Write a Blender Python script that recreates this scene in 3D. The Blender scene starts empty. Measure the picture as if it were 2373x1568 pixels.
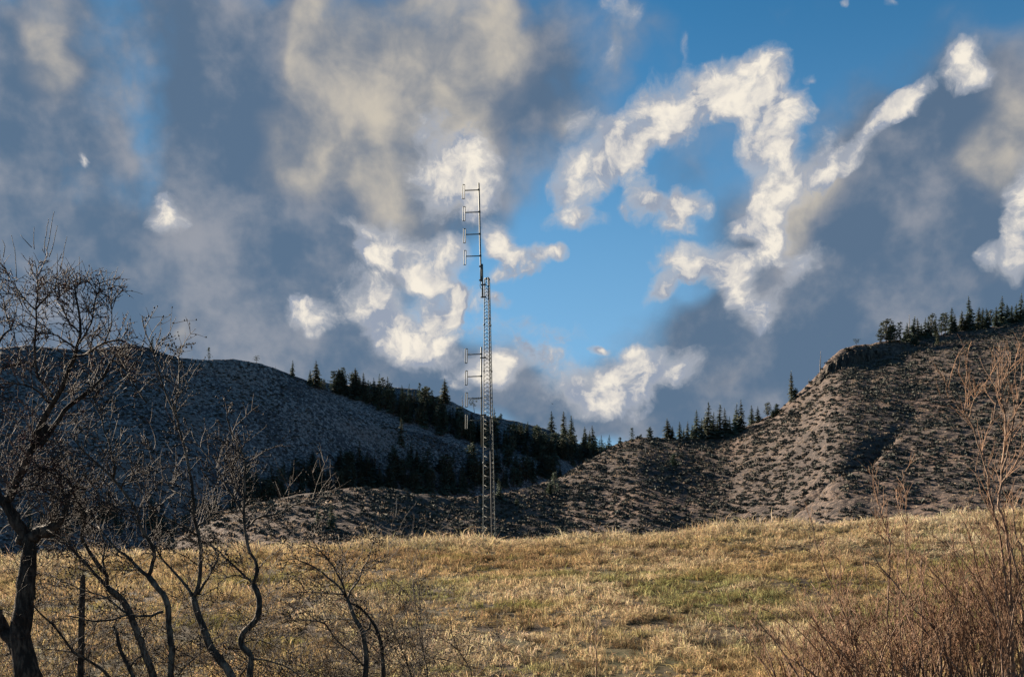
# Hillside meadow with a lattice radio mast, bare trees, sagebrush hills and a broken cloudy sky.
import bpy, math, random
import numpy as np
from mathutils import Vector

random.seed(7)
RNG = np.random.default_rng(11)
F, CX, HY = 2306.0, 1186.0, 1400.0      # reference frame used to measure the place (2372 px wide), eye level at HY
CZ = 1.7                                # eye height above the ground
sc = bpy.context.scene
COL = sc.collection

def P(x, y, Y):
    """point seen at (x, y) from the measuring station, at depth Y metres"""
    return np.array([(x - CX) / F * Y, Y, CZ + (HY - y) / F * Y])

def lerp(pts):
    xs = np.array([p[0] for p in pts], float); ys = np.array([p[1] for p in pts], float)
    return lambda x: np.interp(x, xs, ys)

# ---------------------------------------------------------------- numpy noise
def _hash(ix, iy, seed):
    h = (ix.astype(np.int64) * 374761393 + iy.astype(np.int64) * 668265263 + seed * 1274126177) & 0x7fffffff
    h = ((h ^ (h >> 13)) * 1274126177) & 0x7fffffff
    return ((h ^ (h >> 16)) & 0xffff) / 65535.0

def vnoise(x, y, seed=0):
    x = np.asarray(x, float); y = np.asarray(y, float)
    ix = np.floor(x); iy = np.floor(y); fx = x - ix; fy = y - iy
    fx = fx * fx * (3 - 2 * fx); fy = fy * fy * (3 - 2 * fy)
    a = _hash(ix, iy, seed); b = _hash(ix + 1, iy, seed); c = _hash(ix, iy + 1, seed); d = _hash(ix + 1, iy + 1, seed)
    return (a * (1 - fx) + b * fx) * (1 - fy) + (c * (1 - fx) + d * fx) * fy

def fbm(x, y, seed=0, octs=4):
    s = 0; a = 0.5; t = 0
    for k in range(octs):
        s = s + a * (vnoise(x, y, seed + k * 17) - 0.5); t += a; a *= 0.5
        x = np.asarray(x) * 2.03 + 5.1; y = np.asarray(y) * 2.03 + 1.7
    return s / t * 2

# ---------------------------------------------------------------- mesh helpers
class MB:
    """collects vertex / face arrays and links them as one mesh object"""
    def __init__(s): s.v = []; s.f = []; s.n = 0; s.col = []
    def add(s, v, faces, col=None):
        v = np.asarray(v, float).reshape(-1, 3)
        for fa in faces:
            s.f.append(np.asarray(fa, np.int64) + s.n)
        s.v.append(v); s.n += len(v)
        if col is not None: s.col.append(np.broadcast_to(np.asarray(col, float), (len(v), 3)))
    def build(s, name, mat, parent=None, smooth=False):
        me = bpy.data.meshes.new(name)
        V = np.concatenate(s.v) if s.v else np.zeros((0, 3))
        loops = []; starts = []; tot = 0
        for fa in s.f:
            if fa.ndim == 1: fa = fa[None]
            k = fa.shape[1]
            loops.append(fa.ravel()); starts.append(tot + np.arange(len(fa)) * k); tot += fa.size
        L = np.concatenate(loops).astype(np.int32); S = np.concatenate(starts).astype(np.int32)
        me.vertices.add(len(V)); me.vertices.foreach_set('co', V.astype(np.float32).ravel())
        me.loops.add(len(L)); me.loops.foreach_set('vertex_index', L)
        me.polygons.add(len(S)); me.polygons.foreach_set('loop_start', S)
        me.update(calc_edges=True)
        if smooth: me.polygons.foreach_set('use_smooth', np.ones(len(S), bool))
        if s.col:
            at = me.attributes.new('tint', 'FLOAT_COLOR', 'POINT')
            c = np.concatenate(s.col); c = np.concatenate([c, np.ones((len(c), 1))], 1)
            at.data.foreach_set('color', c.astype(np.float32).ravel())
        me.validate()
        if mat: me.materials.append(mat)
        o = bpy.data.objects.new(name, me); COL.objects.link(o)
        if parent is not None: o.parent = parent
        return o

def grid_faces(nu, nv):
    i = np.arange(nu * nv).reshape(nu, nv)
    return np.stack([i[:-1, :-1], i[1:, :-1], i[1:, 1:], i[:-1, 1:]], -1).reshape(-1, 4)

def resample(pts, step, wob=0.0, rng=None):
    """Catmull-Rom through the points (rows may carry a radius as 4th value)"""
    p = np.asarray(pts, float)
    if len(p) < 2: return p
    q = np.vstack([2 * p[0] - p[1], p, 2 * p[-1] - p[-2]]); out = []
    for i in range(1, len(q) - 2):
        n = max(2, int(np.linalg.norm(q[i + 1][:3] - q[i][:3]) / step))
        for t in np.arange(n) / n:
            a, b, c, d = q[i - 1], q[i], q[i + 1], q[i + 2]
            out.append(0.5 * (2 * b + (c - a) * t + (2 * a - 5 * b + 4 * c - d) * t * t + (3 * b - a - 3 * c + d) * t ** 3))
    out.append(p[-1]); out = np.array(out)
    if wob and rng is not None:
        n = rng.normal(0, wob, (len(out), 3)); n[0] = 0
        out[:, :3] += n
    return out

def tube(mb, pts, rad, sides=5, col=None, cap=True):
    p = np.asarray(pts, float); n = len(p)
    r = np.broadcast_to(np.asarray(rad, float), (n,))
    t = np.gradient(p, axis=0); t /= (np.linalg.norm(t, axis=1, keepdims=True) + 1e-9)
    ref = np.array([0, 1, 0.0]) if abs(t[:, 2]).mean() > 0.6 else np.array([0, 0, 1.0])
    a = np.cross(t, ref); a /= (np.linalg.norm(a, axis=1, keepdims=True) + 1e-9)
    b = np.cross(t, a)
    ang = np.arange(sides) / sides * 2 * math.pi
    ring = p[:, None] + r[:, None, None] * (np.cos(ang)[None, :, None] * a[:, None] + np.sin(ang)[None, :, None] * b[:, None])
    i = np.arange(n * sides).reshape(n, sides); j = np.roll(i, -1, 1)
    fs = [np.stack([i[:-1], i[1:], j[1:], j[:-1]], -1).reshape(-1, 4)]
    if cap: fs += [i[0][None], i[-1][::-1][None]]
    mb.add(ring.reshape(-1, 3), fs, col)

def box(mb, c, sx, sy, sz, rot=None):
    v = np.array([[x, y, z] for x in (-1, 1) for y in (-1, 1) for z in (-1, 1)], float) * np.array([sx, sy, sz]) / 2
    if rot is not None: v = v @ rot.T
    mb.add(v + np.asarray(c), [np.array([[0, 1, 3, 2], [4, 6, 7, 5], [0, 4, 5, 1], [2, 3, 7, 6], [0, 2, 6, 4], [1, 5, 7, 3]])])

def tag(o, label=None, cat=None, group=None, kind=None):
    if label: o['label'] = label
    if cat: o['category'] = cat
    if group: o['group'] = group
    if kind: o['kind'] = kind
    return o

def empty(name, loc=(0, 0, 0)):
    o = bpy.data.objects.new(name, None); o.location = loc; o.empty_display_size = 0.2
    COL.objects.link(o); return o

def copy_tree(o, parent=None):
    c = o.copy(); COL.objects.link(c)
    if parent is not None: c.parent = parent
    for ch in list(o.children): copy_tree(ch, c)
    return c

# ---------------------------------------------------------------- materials
class NT:
    def __init__(s, tree): s.t = tree; s.N = tree.nodes; s.N.clear()
    def n(s, typ, inp=None, **kw):
        nd = s.N.new(typ)
        for k, v in kw.items(): setattr(nd, k, v)
        for k, v in (inp or {}).items():
            if isinstance(v, bpy.types.NodeSocket): s.t.links.new(v, nd.inputs[k])
            else: nd.inputs[k].default_value = v
        return nd
    def math(s, op, a, b=None, c=None, clamp=False):
        i = {0: a}
        if b is not None: i[1] = b
        if c is not None: i[2] = c
        return s.n('ShaderNodeMath', i, operation=op, use_clamp=clamp).outputs[0]
    def vm(s, op, a, b=None, scale=None):
        i = {0: a}
        if b is not None: i[1] = b
        if scale is not None: i['Scale'] = scale
        return s.n('ShaderNodeVectorMath', i, operation=op).outputs[0]
    def smooth(s, v, lo, hi, a=0.0, b=1.0):
        return s.n('ShaderNodeMapRange', {'Value': v, 'From Min': lo, 'From Max': hi, 'To Min': a, 'To Max': b}, interpolation_type='SMOOTHSTEP').outputs[0]
    def mix(s, f, a, b, blend='MIX'):
        return s.n('ShaderNodeMix', {0: f, 6: a, 7: b}, data_type='RGBA', blend_type=blend).outputs[2]
    def noise(s, vec, scale, detail=4, rough=0.55, dist=0.0):
        return s.n('ShaderNodeTexNoise', {'Vector': vec, 'Scale': scale, 'Detail': detail, 'Roughness': rough, 'Distortion': dist})

def newmat(name):
    m = bpy.data.materials.new(name); m.use_nodes = True
    return m, NT(m.node_tree)

def c4(r, g=None, b=None):
    return (r, r, r, 1) if g is None else (r, g, b, 1)

def bark(name, dark, light, scale=18.0, lightness=0.5, rough=0.9):
    m, T = newmat(name)
    tc = T.n('ShaderNodeNewGeometry').outputs['Position']
    st = T.vm('MULTIPLY', tc, (1.0, 1.0, 0.35))
    n1 = T.noise(st, scale, 6, 0.65, 0.4); n2 = T.noise(tc, 2.3, 3)
    f = T.smooth(T.math('ADD', n1.outputs[0], T.math('MULTIPLY', n2.outputs[0], 0.5)), 0.75 - lightness * 0.3, 1.05)
    colr = T.mix(f, c4(*dark), c4(*light))
    bp = T.n('ShaderNodeBump', {'Height': n1.outputs[0], 'Strength': 0.7, 'Distance': 0.03})
    b = T.n('ShaderNodeBsdfPrincipled', {'Base Color': colr, 'Roughness': rough, 'Normal': bp.outputs[0], 'Specular IOR Level': 0.2})
    T.n('ShaderNodeOutputMaterial', {0: b.outputs[0]})
    return m

def plain(name, colr, rough=0.7, var=0.3, scale=3.0, metal=0.0, transl=0.0):
    m, T = newmat(name)
    tc = T.n('ShaderNodeNewGeometry').outputs['Position']
    n1 = T.noise(tc, scale, 5, 0.6)
    f = T.smooth(n1.outputs[0], 0.3, 0.7)
    dk = tuple(c * (1 - var) for c in colr); lt = tuple(c * (1 + var) for c in colr)
    col = T.mix(f, c4(*dk), c4(*lt))
    b = T.n('ShaderNodeBsdfPrincipled', {'Base Color': col, 'Roughness': rough, 'Metallic': metal, 'Specular IOR Level': 0.25})
    out = b.outputs[0]
    if transl:
        tr = T.n('ShaderNodeBsdfTranslucent', {'Color': col})
        out = T.n('ShaderNodeMixShader', {0: transl, 1: out, 2: tr.outputs[0]}).outputs[0]
    T.n('ShaderNodeOutputMaterial', {0: out})
    return m
# ================================================================ sky
SUN_AZ = math.radians(-50)     # from +Y (ahead) towards -X (left)
SUN_EL = math.radians(25)

def build_sky():
    w = bpy.data.worlds.new('World'); sc.world = w; w.use_nodes = True
    T = NT(w.node_tree)
    d = T.n('ShaderNodeTexCoord').outputs['Generated']
    sky = T.n('ShaderNodeTexSky', sky_type='NISHITA', sun_disc=False, sun_elevation=SUN_EL, sun_rotation=SUN_AZ,
              altitude=600.0, air_density=1.0, dust_density=0.35, ozone_density=2.0)
    STR = 0.1
    # cloud layers live on the celestial sphere: stereographic chart of the direction about +Y (unit ~ 2.5 degrees)
    K = 2 * F / 100.0
    sx = T.n('ShaderNodeSeparateXYZ', {0: d})
    den = T.math('ADD', sx.outputs[1], 1.001)
    u = T.math('MULTIPLY', T.math('DIVIDE', sx.outputs[0], den), K)
    v = T.math('MULTIPLY', T.math('DIVIDE', sx.outputs[2], den), K)
    p = T.n('ShaderNodeCombineXYZ', {0: u, 1: v, 2: 0.0}).outputs[0]

    def chart(x, y):
        dv = np.array([(x - CX) / F, 1.0, (HY - y) / F]); dv /= np.linalg.norm(dv)
        th = math.acos(dv[1])
        k = 0.5 * (math.cos(th) ** 2 / math.cos(th / 2) ** 2 + (2 * math.tan(th / 2) / max(math.tan(th), 1e-6)))
        return dv[0] / (1 + dv[1]) * K, dv[2] / (1 + dv[1]) * K, k / 100.0

    def warp(vec, scale, amp, detail=3, seed=0.0):
        n = T.noise(T.vm('ADD', vec, (seed, seed * 1.7, 3.1)), scale, detail, 0.55)
        return T.vm('ADD', vec, T.vm('SCALE', T.vm('SUBTRACT', n.outputs[1], (0.5, 0.5, 0.5)), scale=amp))

    def field(vec, blobs, quad=False, sharp=False):
        acc = None
        for bl in blobs:
            x, y, rx, ry = bl[:4]; rot = bl[4] if len(bl) > 4 else 0; wt = bl[5] if len(bl) > 5 else 1.0
            if sharp and rx < 46: wt *= 1.4
            cu, cv, k = chart(x, y)
            mp = T.n('ShaderNodeMapping', {0: vec, 1: (cu, cv, 0), 2: (0, 0, math.radians(rot)), 3: (rx * k * SPREAD, ry * k * SPREAD, 1)}, vector_type='TEXTURE')
            g = T.n('ShaderNodeTexGradient', {0: mp.outputs[0]}, gradient_type='QUADRATIC_SPHERE' if quad else 'SPHERICAL').outputs[1]
            acc = T.math('MULTIPLY', g, wt) if acc is None else T.math('MULTIPLY_ADD', g, wt, acc)
        return acc

    # warped coordinates
    pw = warp(p, 0.55, 1.3, 2, 1.3)
    pb = warp(warp(p, 0.8, 0.75, 2, 4.2), 3.0, 0.26, 4, 9.1)
    fl = T.noise(T.vm('ADD', p, (3.0, 1.0, 0.2)), 0.40, 4, 0.5).outputs[0]       # broad
    fm = T.noise(T.vm('ADD', pw, (8.0, 2.0, 0.7)), 0.85, 7, 0.52).outputs[0]       # medium
    ff = T.noise(T.vm('ADD', pb, (1.0, 7.0, 0.4)), 1.5, 10, 0.62).outputs[0]
    fc = T.noise(T.vm('ADD', pb, (1.0, 7.0, 0.4)), 1.5, 5, 0.55).outputs[0]       # fine, for crisp cumulus
    lit = (-0.11, 0.10, 0.0)
    ff2 = T.noise(T.vm('ADD', T.vm('ADD', pb, lit), (1.0, 7.0, 0.4)), 1.5, 5, 0.55).outputs[0]
    fw = T.noise(T.vm('ADD', pb, (4.0, 2.0, 1.4)), 0.8, 3, 0.5).outputs[0]
    fw2 = T.noise(T.vm('ADD', T.vm('ADD', pb, (-0.3, 0.22, 0.0)), (4.0, 2.0, 1.4)), 0.8, 3, 0.5).outputs[0]
    fs = T.noise(T.vm('ADD', p, (5.0, 3.0, 2.0)), 3.2, 6, 0.6).outputs[0]

    # far from the charted window the deck carries on by noise alone
    lenn = T.n('ShaderNodeVectorMath', {0: T.vm('SUBTRACT', p, (0, 6.0, 0))}, operation='LENGTH').outputs['Value']
    outer = T.smooth(lenn, 14.0, 22.0)

    G = field(pw, GREY); L = field(pw, WARM); B = field(pb, CUMULUS, sharp=True)
    G = T.math('ADD', G, T.math('MULTIPLY', outer, T.smooth(fl, 0.58, 0.75)))
    L = T.math('ADD', L, T.math('MULTIPLY', outer, T.smooth(fm, 0.5, 0.75, 0, 0.7)))
    # grey deck
    def C(r, g, b): return c4(*(((q / 255.0) ** 2.2) / STR / EXPO for q in (r, g, b)))
    blue = T.vm('MULTIPLY', sky.outputs[0], SKYMUL)
    hz = T.smooth(sx.outputs[2], 0.03, 0.56, 0.86, 0.0)          # paler towards the horizon, as clear air is
    blue = T.mix(hz, blue, C(152, 193, 228))
    gd = T.math('ADD', G, T.math('MULTIPLY', T.math('SUBTRACT', fm, 0.5), 0.9))
    ga = T.math('MULTIPLY', T.smooth(gd, -0.02, 0.95), T.smooth(G, 0.0, 0.12))
    gt = T.math('ADD', fl, T.math('MULTIPLY', T.math('SUBTRACT', fm, 0.5), 0.38))
    gt = T.math('ADD', gt, T.math('MULTIPLY', T.math('SUBTRACT', fs, 0.5), 0.16))
    gcol = T.mix(T.smooth(gt, 0.40, 0.72), C(90, 110, 134), C(152, 154, 162))
    ccol = T.mix(T.math('MULTIPLY', ga, 0.95), blue, gcol)
    # warm, soft lit parts of the deck
    ls = T.smooth(L, 0.0, 1.0)
    ln = T.math('ADD', T.math('MULTIPLY', T.math('SUBTRACT', fl, 0.51), 1.5), T.math('ADD', T.math('MULTIPLY', T.math('SUBTRACT', fm, 0.52), 1.25), T.math('MULTIPLY', T.math('SUBTRACT', fs, 0.5), 0.2)))
    ld = T.math('ADD', ls, ln)
    la = T.math('MULTIPLY', T.smooth(ld, 0.05, 1.4, 0.0, 0.88), T.smooth(L, 0.0, 0.4))
    lcol = T.mix(T.smooth(ld, 0.45, 1.4), C(142, 145, 153), C(208, 198, 181))
    ccol = T.mix(la, ccol, lcol)
    # thin veil round the cumulus
    va = T.math('MULTIPLY', T.smooth(T.math('ADD', B, T.math('MULTIPLY', T.math('SUBTRACT', ff, 0.5), 1.8)), 0.0, 0.9), T.smooth(B, 0.0, 0.22, 0.0, 0.72))
    ccol = T.mix(va, ccol, C(186, 188, 194))
    # crisp cumulus
    bs = T.math('MULTIPLY', T.smooth(B, 0.0, 1.7), 1.0)
    bd = T.math('ADD', bs, T.math('ADD', T.math('MULTIPLY', T.math('SUBTRACT', ff, 0.5), 2.9), T.math('MULTIPLY', T.math('SUBTRACT', fm, 0.5), 1.0)))
    soft = T.smooth(fw, 0.35, 0.65, 0.5, 1.15)                   # some margins torn, others feathered
    ba = T.math('MULTIPLY', T.smooth(T.math('DIVIDE', T.math('SUBTRACT', bd, 0.02), soft), 0.0, 1.0), T.smooth(B, 0.02, 0.28))
    emb = T.math('ADD', T.math('MULTIPLY', T.math('SUBTRACT', fc, ff2), 1.9), T.math('MULTIPLY', T.math('SUBTRACT', fw, fw2), 2.6))
    bl = T.math('ADD', T.math('ADD', T.math('MULTIPLY', T.smooth(bd, 0.1, 1.2), 0.85), T.math('MULTIPLY', T.smooth(B, 0.2, 1.5), 0.3)), T.math('ADD', emb, T.math('MULTIPLY', T.math('SUBTRACT', fs, 0.5), 0.9)))
    bcol = T.mix(T.smooth(bl, 0.1, 0.8), C(150, 160, 178), C(206, 203, 201))
    bcol = T.mix(T.smooth(bl, 0.6, 1.5), bcol, C(246, 237, 222))
    ccol = T.mix(ba, ccol, bcol)
    bg = T.n('ShaderNodeBackground', {0: ccol, 1: STR})
    T.n('ShaderNodeOutputWorld', {0: bg.outputs[0]})
    w.cycles.sampling_method = 'MANUAL'; w.cycles.sample_map_resolution = 256

    sd = bpy.data.lights.new('sun', 'SUN'); sd.energy = 4.6; sd.angle = math.radians(0.5); sd.color = (1.0, 0.86, 0.68)
    so = bpy.data.objects.new('sun', sd); COL.objects.link(so)
    dirv = Vector((math.sin(SUN_AZ) * math.cos(SUN_EL), math.cos(SUN_AZ) * math.cos(SUN_EL), math.sin(SUN_EL)))
    so.rotation_euler = dirv.to_track_quat('Z', 'Y').to_euler()
    so.location = dirv * 50

SPREAD = 1.7
SKYMUL = (0.066, 0.198, 0.242)
EXPO = 4.8
GREY = [(0,450,260,420),(60,150,200,250,0,.6),(480,250,230,420,8,1.0),(560,650,330,300,0,1.1),(700,450,200,300,0,.7),(400,730,300,150,0,.7),
        (150,720,250,150,0,.7),(850,150,350,280,0,.75),(1050,250,200,250,0,.5),(850,400,250,200,0,.6),(620,800,250,120,0,.9),(850,875,300,55,0,.9),
        (1060,850,200,50,0,.6),(1200,920,250,70,0,.9),(1250,150,170,170,0,.5),(1110,480,120,60,0,.3),
        (2050,500,330,210,40,1.25),(2230,310,250,120,25,1.1),(1960,700,300,200,0,1.3),(2250,560,180,200,0,.6),(1800,850,300,120,0,1.0),(1660,760,110,60,20,.9),
        (1600,940,250,70,0,1.0),(1950,900,250,130,0,1.2),(1400,970,170,50,0,.9),(2200,720,260,120,0,1.0),(1600,400,150,110,0,.35),(1290,280,110,140,0,.45),
        (1880,560,80,120,0,.5),(320,330,80,220,8,-.75),(180,400,60,120,0,-.35),(510,320,40,90,0,-.3),(590,60,60,80,0,-.3),(2250,640,60,80,0,-.5)]
WARM = [(900,240,330,330,0,.22),(850,520,200,120,0,.2),(2200,450,200,160,0,.15),(1080,330,120,140,0,.3),(765,70,60,160,0,.9),(715,190,60,150,0,.7),(650,330,70,100,0,.85),(920,60,230,130,0,.6),(1060,110,170,140,0,.7),(900,300,200,150,0,.6),
        (800,400,220,80,0,.5),(1000,400,110,120,0,.7),(1180,60,90,120,0,.4),(120,60,100,150,-12,.85),(110,190,60,90,0,.6),(275,205,45,60,0,.6),(290,610,60,120,0,.45),(410,765,60,45,0,.8),
        (395,500,60,60,0,.7),(430,40,60,60,0,.2),(2335,300,80,160,0,1.0),(2270,350,110,60,0,.7),(2330,640,80,70,0,.9),(1880,450,110,80,30,1.0),(1340,290,55,50,0,.8),
        (1430,130,60,70,0,.5),(1480,30,70,60,0,.5),(1780,15,150,50,0,.5),(1560,120,60,60,0,.35),(1250,230,80,100,0,.3),(1900,875,80,40,0,.5),(1690,870,80,50,0,.55),(1820,540,60,100,0,.8),(900,560,90,60,0,.5),(740,720,80,60,0,.5),(1140,770,120,50,0,.4),(1750,740,60,50,0,.6)]
CUMULUS = [(2075,6,14,12,0,.6),(1950,4,12,7,0,.4),(1445,20,40,26,0,.35),(1590,130,14,34,10,.35),(930,640,90,50,0,.35),(1150,760,110,30,-8,.4),(1300,770,50,20,0,.3),(1350,290,36,30,0,.45),(1410,130,22,34,0,.35),(1900,330,40,30,40,.3),(2130,215,40,20,40,.5),(1330,430,45,65),(1330,515,60,20),(1390,375,60,45,45),(1455,310,75,42,40),(1530,250,75,50,35),(1560,295,55,40),(1630,205,80,40,15),(1710,180,65,38),
           (1765,165,45,42),(1745,230,60,42),(1830,245,34,45),(1680,245,60,35),(1780,270,50,25,0,.7),
           (1480,350,45,26,30,.7),(1470,400,25,45,0,.55),(1490,470,40,36,0,.7),(1550,490,60,25,20,.7),(1595,480,42,28,0,.8),(1570,530,38,20,0,.8),
           (1740,345,34,50),(1805,330,32,55),(1785,400,45,60),(1800,470,45,60),(1775,520,40,50),(1715,530,36,18,0,.8),(1790,580,46,36,0,1.1),(1730,600,30,20,0,.5),
           (1870,415,55,34,30),(1950,375,65,20,35,.9),(2035,285,80,20,32,1.1),(2090,250,34,22),(2240,150,42,40,0,.85),(2228,122,26,22),(2265,185,30,22,0,.7),
           (1860,620,52,26,40,1.0),(1755,725,48,36,0,1.1),(2368,480,34,110,0,1.1),(2350,600,36,40,0,.7),(2290,600,22,22,0,.7),
           (1580,612,56,36,0,1.15),(1650,605,62,38,0,1.15),(1700,630,40,36,0,.8),(1530,675,36,22,35),(1712,678,30,26),(1600,640,30,20,0,.6),
           (1340,905,75,45),(1430,875,80,45),(1520,850,60,36),(1480,815,26,16,0,.7),(1485,925,46,26,35),(1580,845,60,22,20,.7),(1240,830,65,26),(1120,860,60,34),(1150,850,40,34),(1380,935,50,24),(1600,870,50,20,0,.5),
           (1000,390,60,90,0,.8),(1060,370,50,65,0,.8),(1110,410,40,80,0,.8),(1030,450,60,50,0,.6),(900,570,58,42,0,1.15),(870,600,30,24,0,.7),(830,520,45,18,-20,.6),
           (1015,620,55,45,25),(1050,590,38,30),(980,650,40,18),(1150,565,26,40),(1190,600,52,24,-15),(1245,585,26,18),(1286,583,24,13),(1160,640,40,14,0,.5),
           (845,700,58,50,0,.95),(900,765,46,56,0,.8),(965,785,70,56,0,.95),(1012,735,48,56,0,.85),(715,725,44,34,0,1.0),(980,815,70,26,0,1.0),(1052,700,22,38),(1090,690,30,24,0,.5),(1160,690,30,14,0,.5),
           (1390,800,18,8),(190,376,11,13,0,.75),(395,500,32,42,-15,.7),(390,520,30,24,0,.5),(1880,180,14,8,0,.5)]
build_sky()
# ================================================================ ground and hills
crest_y = lerp([(-2200, 1390), (-900, 1340), (-200, 1310), (0, 1297), (300, 1281), (600, 1264), (900, 1255), (1130, 1252), (1400, 1240), (1600, 1227),
                (1800, 1214), (2000, 1204), (2200, 1190), (2372, 1174), (2800, 1140), (3800, 1090)])
YC = 60.0
def field_z(X, Y):
    X = np.asarray(X, float); Y = np.asarray(Y, float)
    zc = CZ + (HY - 9.0 - crest_y(CX + X / YC * F)) / F * YC
    t = (Y - 20.0) / (YC - 20.0)
    tt = np.clip(t, 0, 1)
    up = (zc - 0.0) * (0.86 * tt + 0.14 * tt * tt) + 0.0
    near = np.where(Y < 20, 0.0 * Y, 0)
    d = np.maximum(Y - YC, 0)
    # rounded brow, then the ground falls away into the valley
    drop = 0.16 * d * d / (d + 8.0)
    z = np.where(Y < 20, near, up) - drop
    fl = np.clip((d - 10) / 60, 0, 1)
    z = np.where(d > 0, np.maximum(z, -9.0 + 0 * z), z)
    amp = np.clip((Y - 6) / 20, 0, 1) * (1 - 0.6 * np.clip((Y - 52) / 8, 0, 1) * (Y < 75))
    return z + fbm(X * 0.11, Y * 0.11, 3, 3) * 0.28 * amp + fbm(X * 0.6, Y * 0.6, 5, 3) * 0.07 * amp

def ground_material():
    m, T = newmat('meadow_soil')
    p = T.n('ShaderNodeNewGeometry').outputs['Position']
    n1 = T.noise(p, 1.7, 8, 0.65); n2 = T.noise(p, 0.12, 4)
    c = T.mix(T.smooth(n1.outputs[0], 0.35, 0.7), c4(0.018, 0.012, 0.008), c4(0.075, 0.05, 0.028))
    c = T.mix(T.smooth(n2.outputs[0], 0.45, 0.65, 0, 0.35), c, c4(0.075, 0.085, 0.028))
    bp = T.n('ShaderNodeBump', {'Height': n1.outputs[0], 'Strength': 0.8, 'Distance': 0.1})
    b = T.n('ShaderNodeBsdfPrincipled', {'Base Color': c, 'Roughness': 0.95, 'Normal': bp.outputs[0], 'Specular IOR Level': 0.1})
    T.n('ShaderNodeOutputMaterial', {0: b.outputs[0]})
    return m

def build_ground():
    ys = np.concatenate([np.linspace(-60, 4, 17), np.arange(5, 80, 0.5), np.geomspace(81, 6000, 40)])
    xs = np.concatenate([-np.geomspace(6000, 61, 26), np.arange(-60, 60.1, 0.6), np.geomspace(61, 6000, 26)])
    X, Y = np.meshgrid(xs, ys, indexing='ij')
    Z = field_z(X, Y)
    far = np.clip((np.hypot(X, Y) - 150) / 400, 0, 1)
    Z = Z * (1 - far) + (-10) * far
    mb = MB(); mb.add(np.stack([X, Y, Z], -1).reshape(-1, 3), [grid_faces(len(xs), len(ys))])
    return tag(mb.build('ground', ground_material(), smooth=True), kind='structure')
build_ground()

class Hill:
    """a hill face from its foot up to a surveyed ridge line, with its back slope"""
    def __init__(s, ridge, depth, foot, prof=1.0, amp=6.0, seed=1, carve=None):
        s.ry = lerp(ridge); s.rd = lerp(depth); s.ft = foot; s.prof = prof; s.amp = amp; s.seed = seed; s.carve = carve
    def pos(s, px, v):
        px = np.asarray(px, float); v = np.asarray(v, float)
        Yr = s.rd(px); zr = CZ + (HY - s.ry(px)) / F * Yr
        Yb = s.ft(px); zb = -12.0
        Y = Yb + (Yr - Yb) * v
        vv = np.clip(v, 0, 1)
        g = vv ** s.prof
        g = g - 0.10 * np.clip((vv - 0.8) / 0.2, 0, 1) ** 2 * 0.0
        z = zb + (zr - zb) * g
        over = np.maximum(v - 1, 0) * (Yr - Yb)
        z = z - 0.25 * over - 0.004 * over ** 2 * (over < 40) - np.where(over >= 40, 0.004 * 1600 + 0.1 * (over - 40), 0)
        X = (px - CX) / F * Y
        env = np.clip(v * 4, 0, 1) * (1 - 0.85 * np.exp(-((v - 1) / 0.06) ** 2))
        z = z + s.amp * np.clip(Yr / 420.0, 0.35, 1) * env * fbm(X / 90.0, Y / 90.0, s.seed, 5) + 0.5 * fbm(X / 5.0, Y / 5.0, s.seed + 5, 3) * np.clip(v * 3, 0, 1)
        if s.carve is not None: z = z + s.carve(px, v)
        return np.stack([X, Y, z], -1)
    def at_screen(s, px, y):
        """the spot on the face seen at (px, y)"""
        vs_ = np.linspace(0.0, 1.0, 260); q = s.pos(np.full(260, float(px)), vs_)
        sy = HY - (q[:, 2] - CZ) / q[:, 1] * F
        i = int(np.argmin(np.abs(sy - y)))
        return q[i]
    def build(s, name, mat, px0, px1, npx, nv, vmax=1.5):
        u = np.linspace(px0, px1, npx)
        v = np.concatenate([np.linspace(-0.05, 1.0, nv), np.linspace(1.0, vmax, max(6, nv // 8))[1:]])
        U, V = np.meshgrid(u, v, indexing='ij')
        mb = MB(); mb.add(s.pos(U, V).reshape(-1, 3), [grid_faces(len(u), len(v))])
        return tag(mb.build(name, mat, smooth=True), kind='structure')

def hill_material(name, grass, brush, soil, fine, cover, rust=(0.125, 0.076, 0.055)):
    m, T = newmat(name)
    p = T.n('ShaderNodeNewGeometry').outputs['Position']
    n1 = T.noise(p, fine, 6, 0.62, 0.3).outputs[0]          # clumps
    n2 = T.noise(p, 0.018, 5, 0.55).outputs[0]              # large patches
    n3 = T.noise(p, fine * 3.1, 4, 0.6).outputs[0]
    vor = T.n('ShaderNodeTexVoronoi', {'Vector': p, 'Scale': fine * 0.9, 'Randomness': 1.0}).outputs['Distance']
    a = T.math('ADD', T.math('ADD', n1, T.math('MULTIPLY', T.math('SUBTRACT', n3, 0.5), 0.7)), T.math('MULTIPLY', T.math('SUBTRACT', n2, 0.5), 0.55))
    c = T.mix(T.smooth(a, cover - 0.09, cover + 0.10), c4(*brush), c4(*grass))
    c = T.mix(T.smooth(n2, 0.5, 0.68, 0, 0.6), c, T.mix(T.smooth(n3, 0.4, 0.62), c4(*soil), c4(*rust)))
    c = T.mix(T.smooth(vor, 0.12, 0.42, 0.75, 0.0), c, c4(*brush))
    bp = T.n('ShaderNodeBump', {'Height': T.math('SUBTRACT', n1, T.math('MULTIPLY', vor, 0.4)), 'Strength': 1.0, 'Distance': 0.9})
    b = T.n('ShaderNodeBsdfPrincipled', {'Base Color': c, 'Roughness': 0.95, 'Normal': bp.outputs[0], 'Specular IOR Level': 0.05})
    T.n('ShaderNodeOutputMaterial', {0: b.outputs[0]})
    return m

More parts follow.
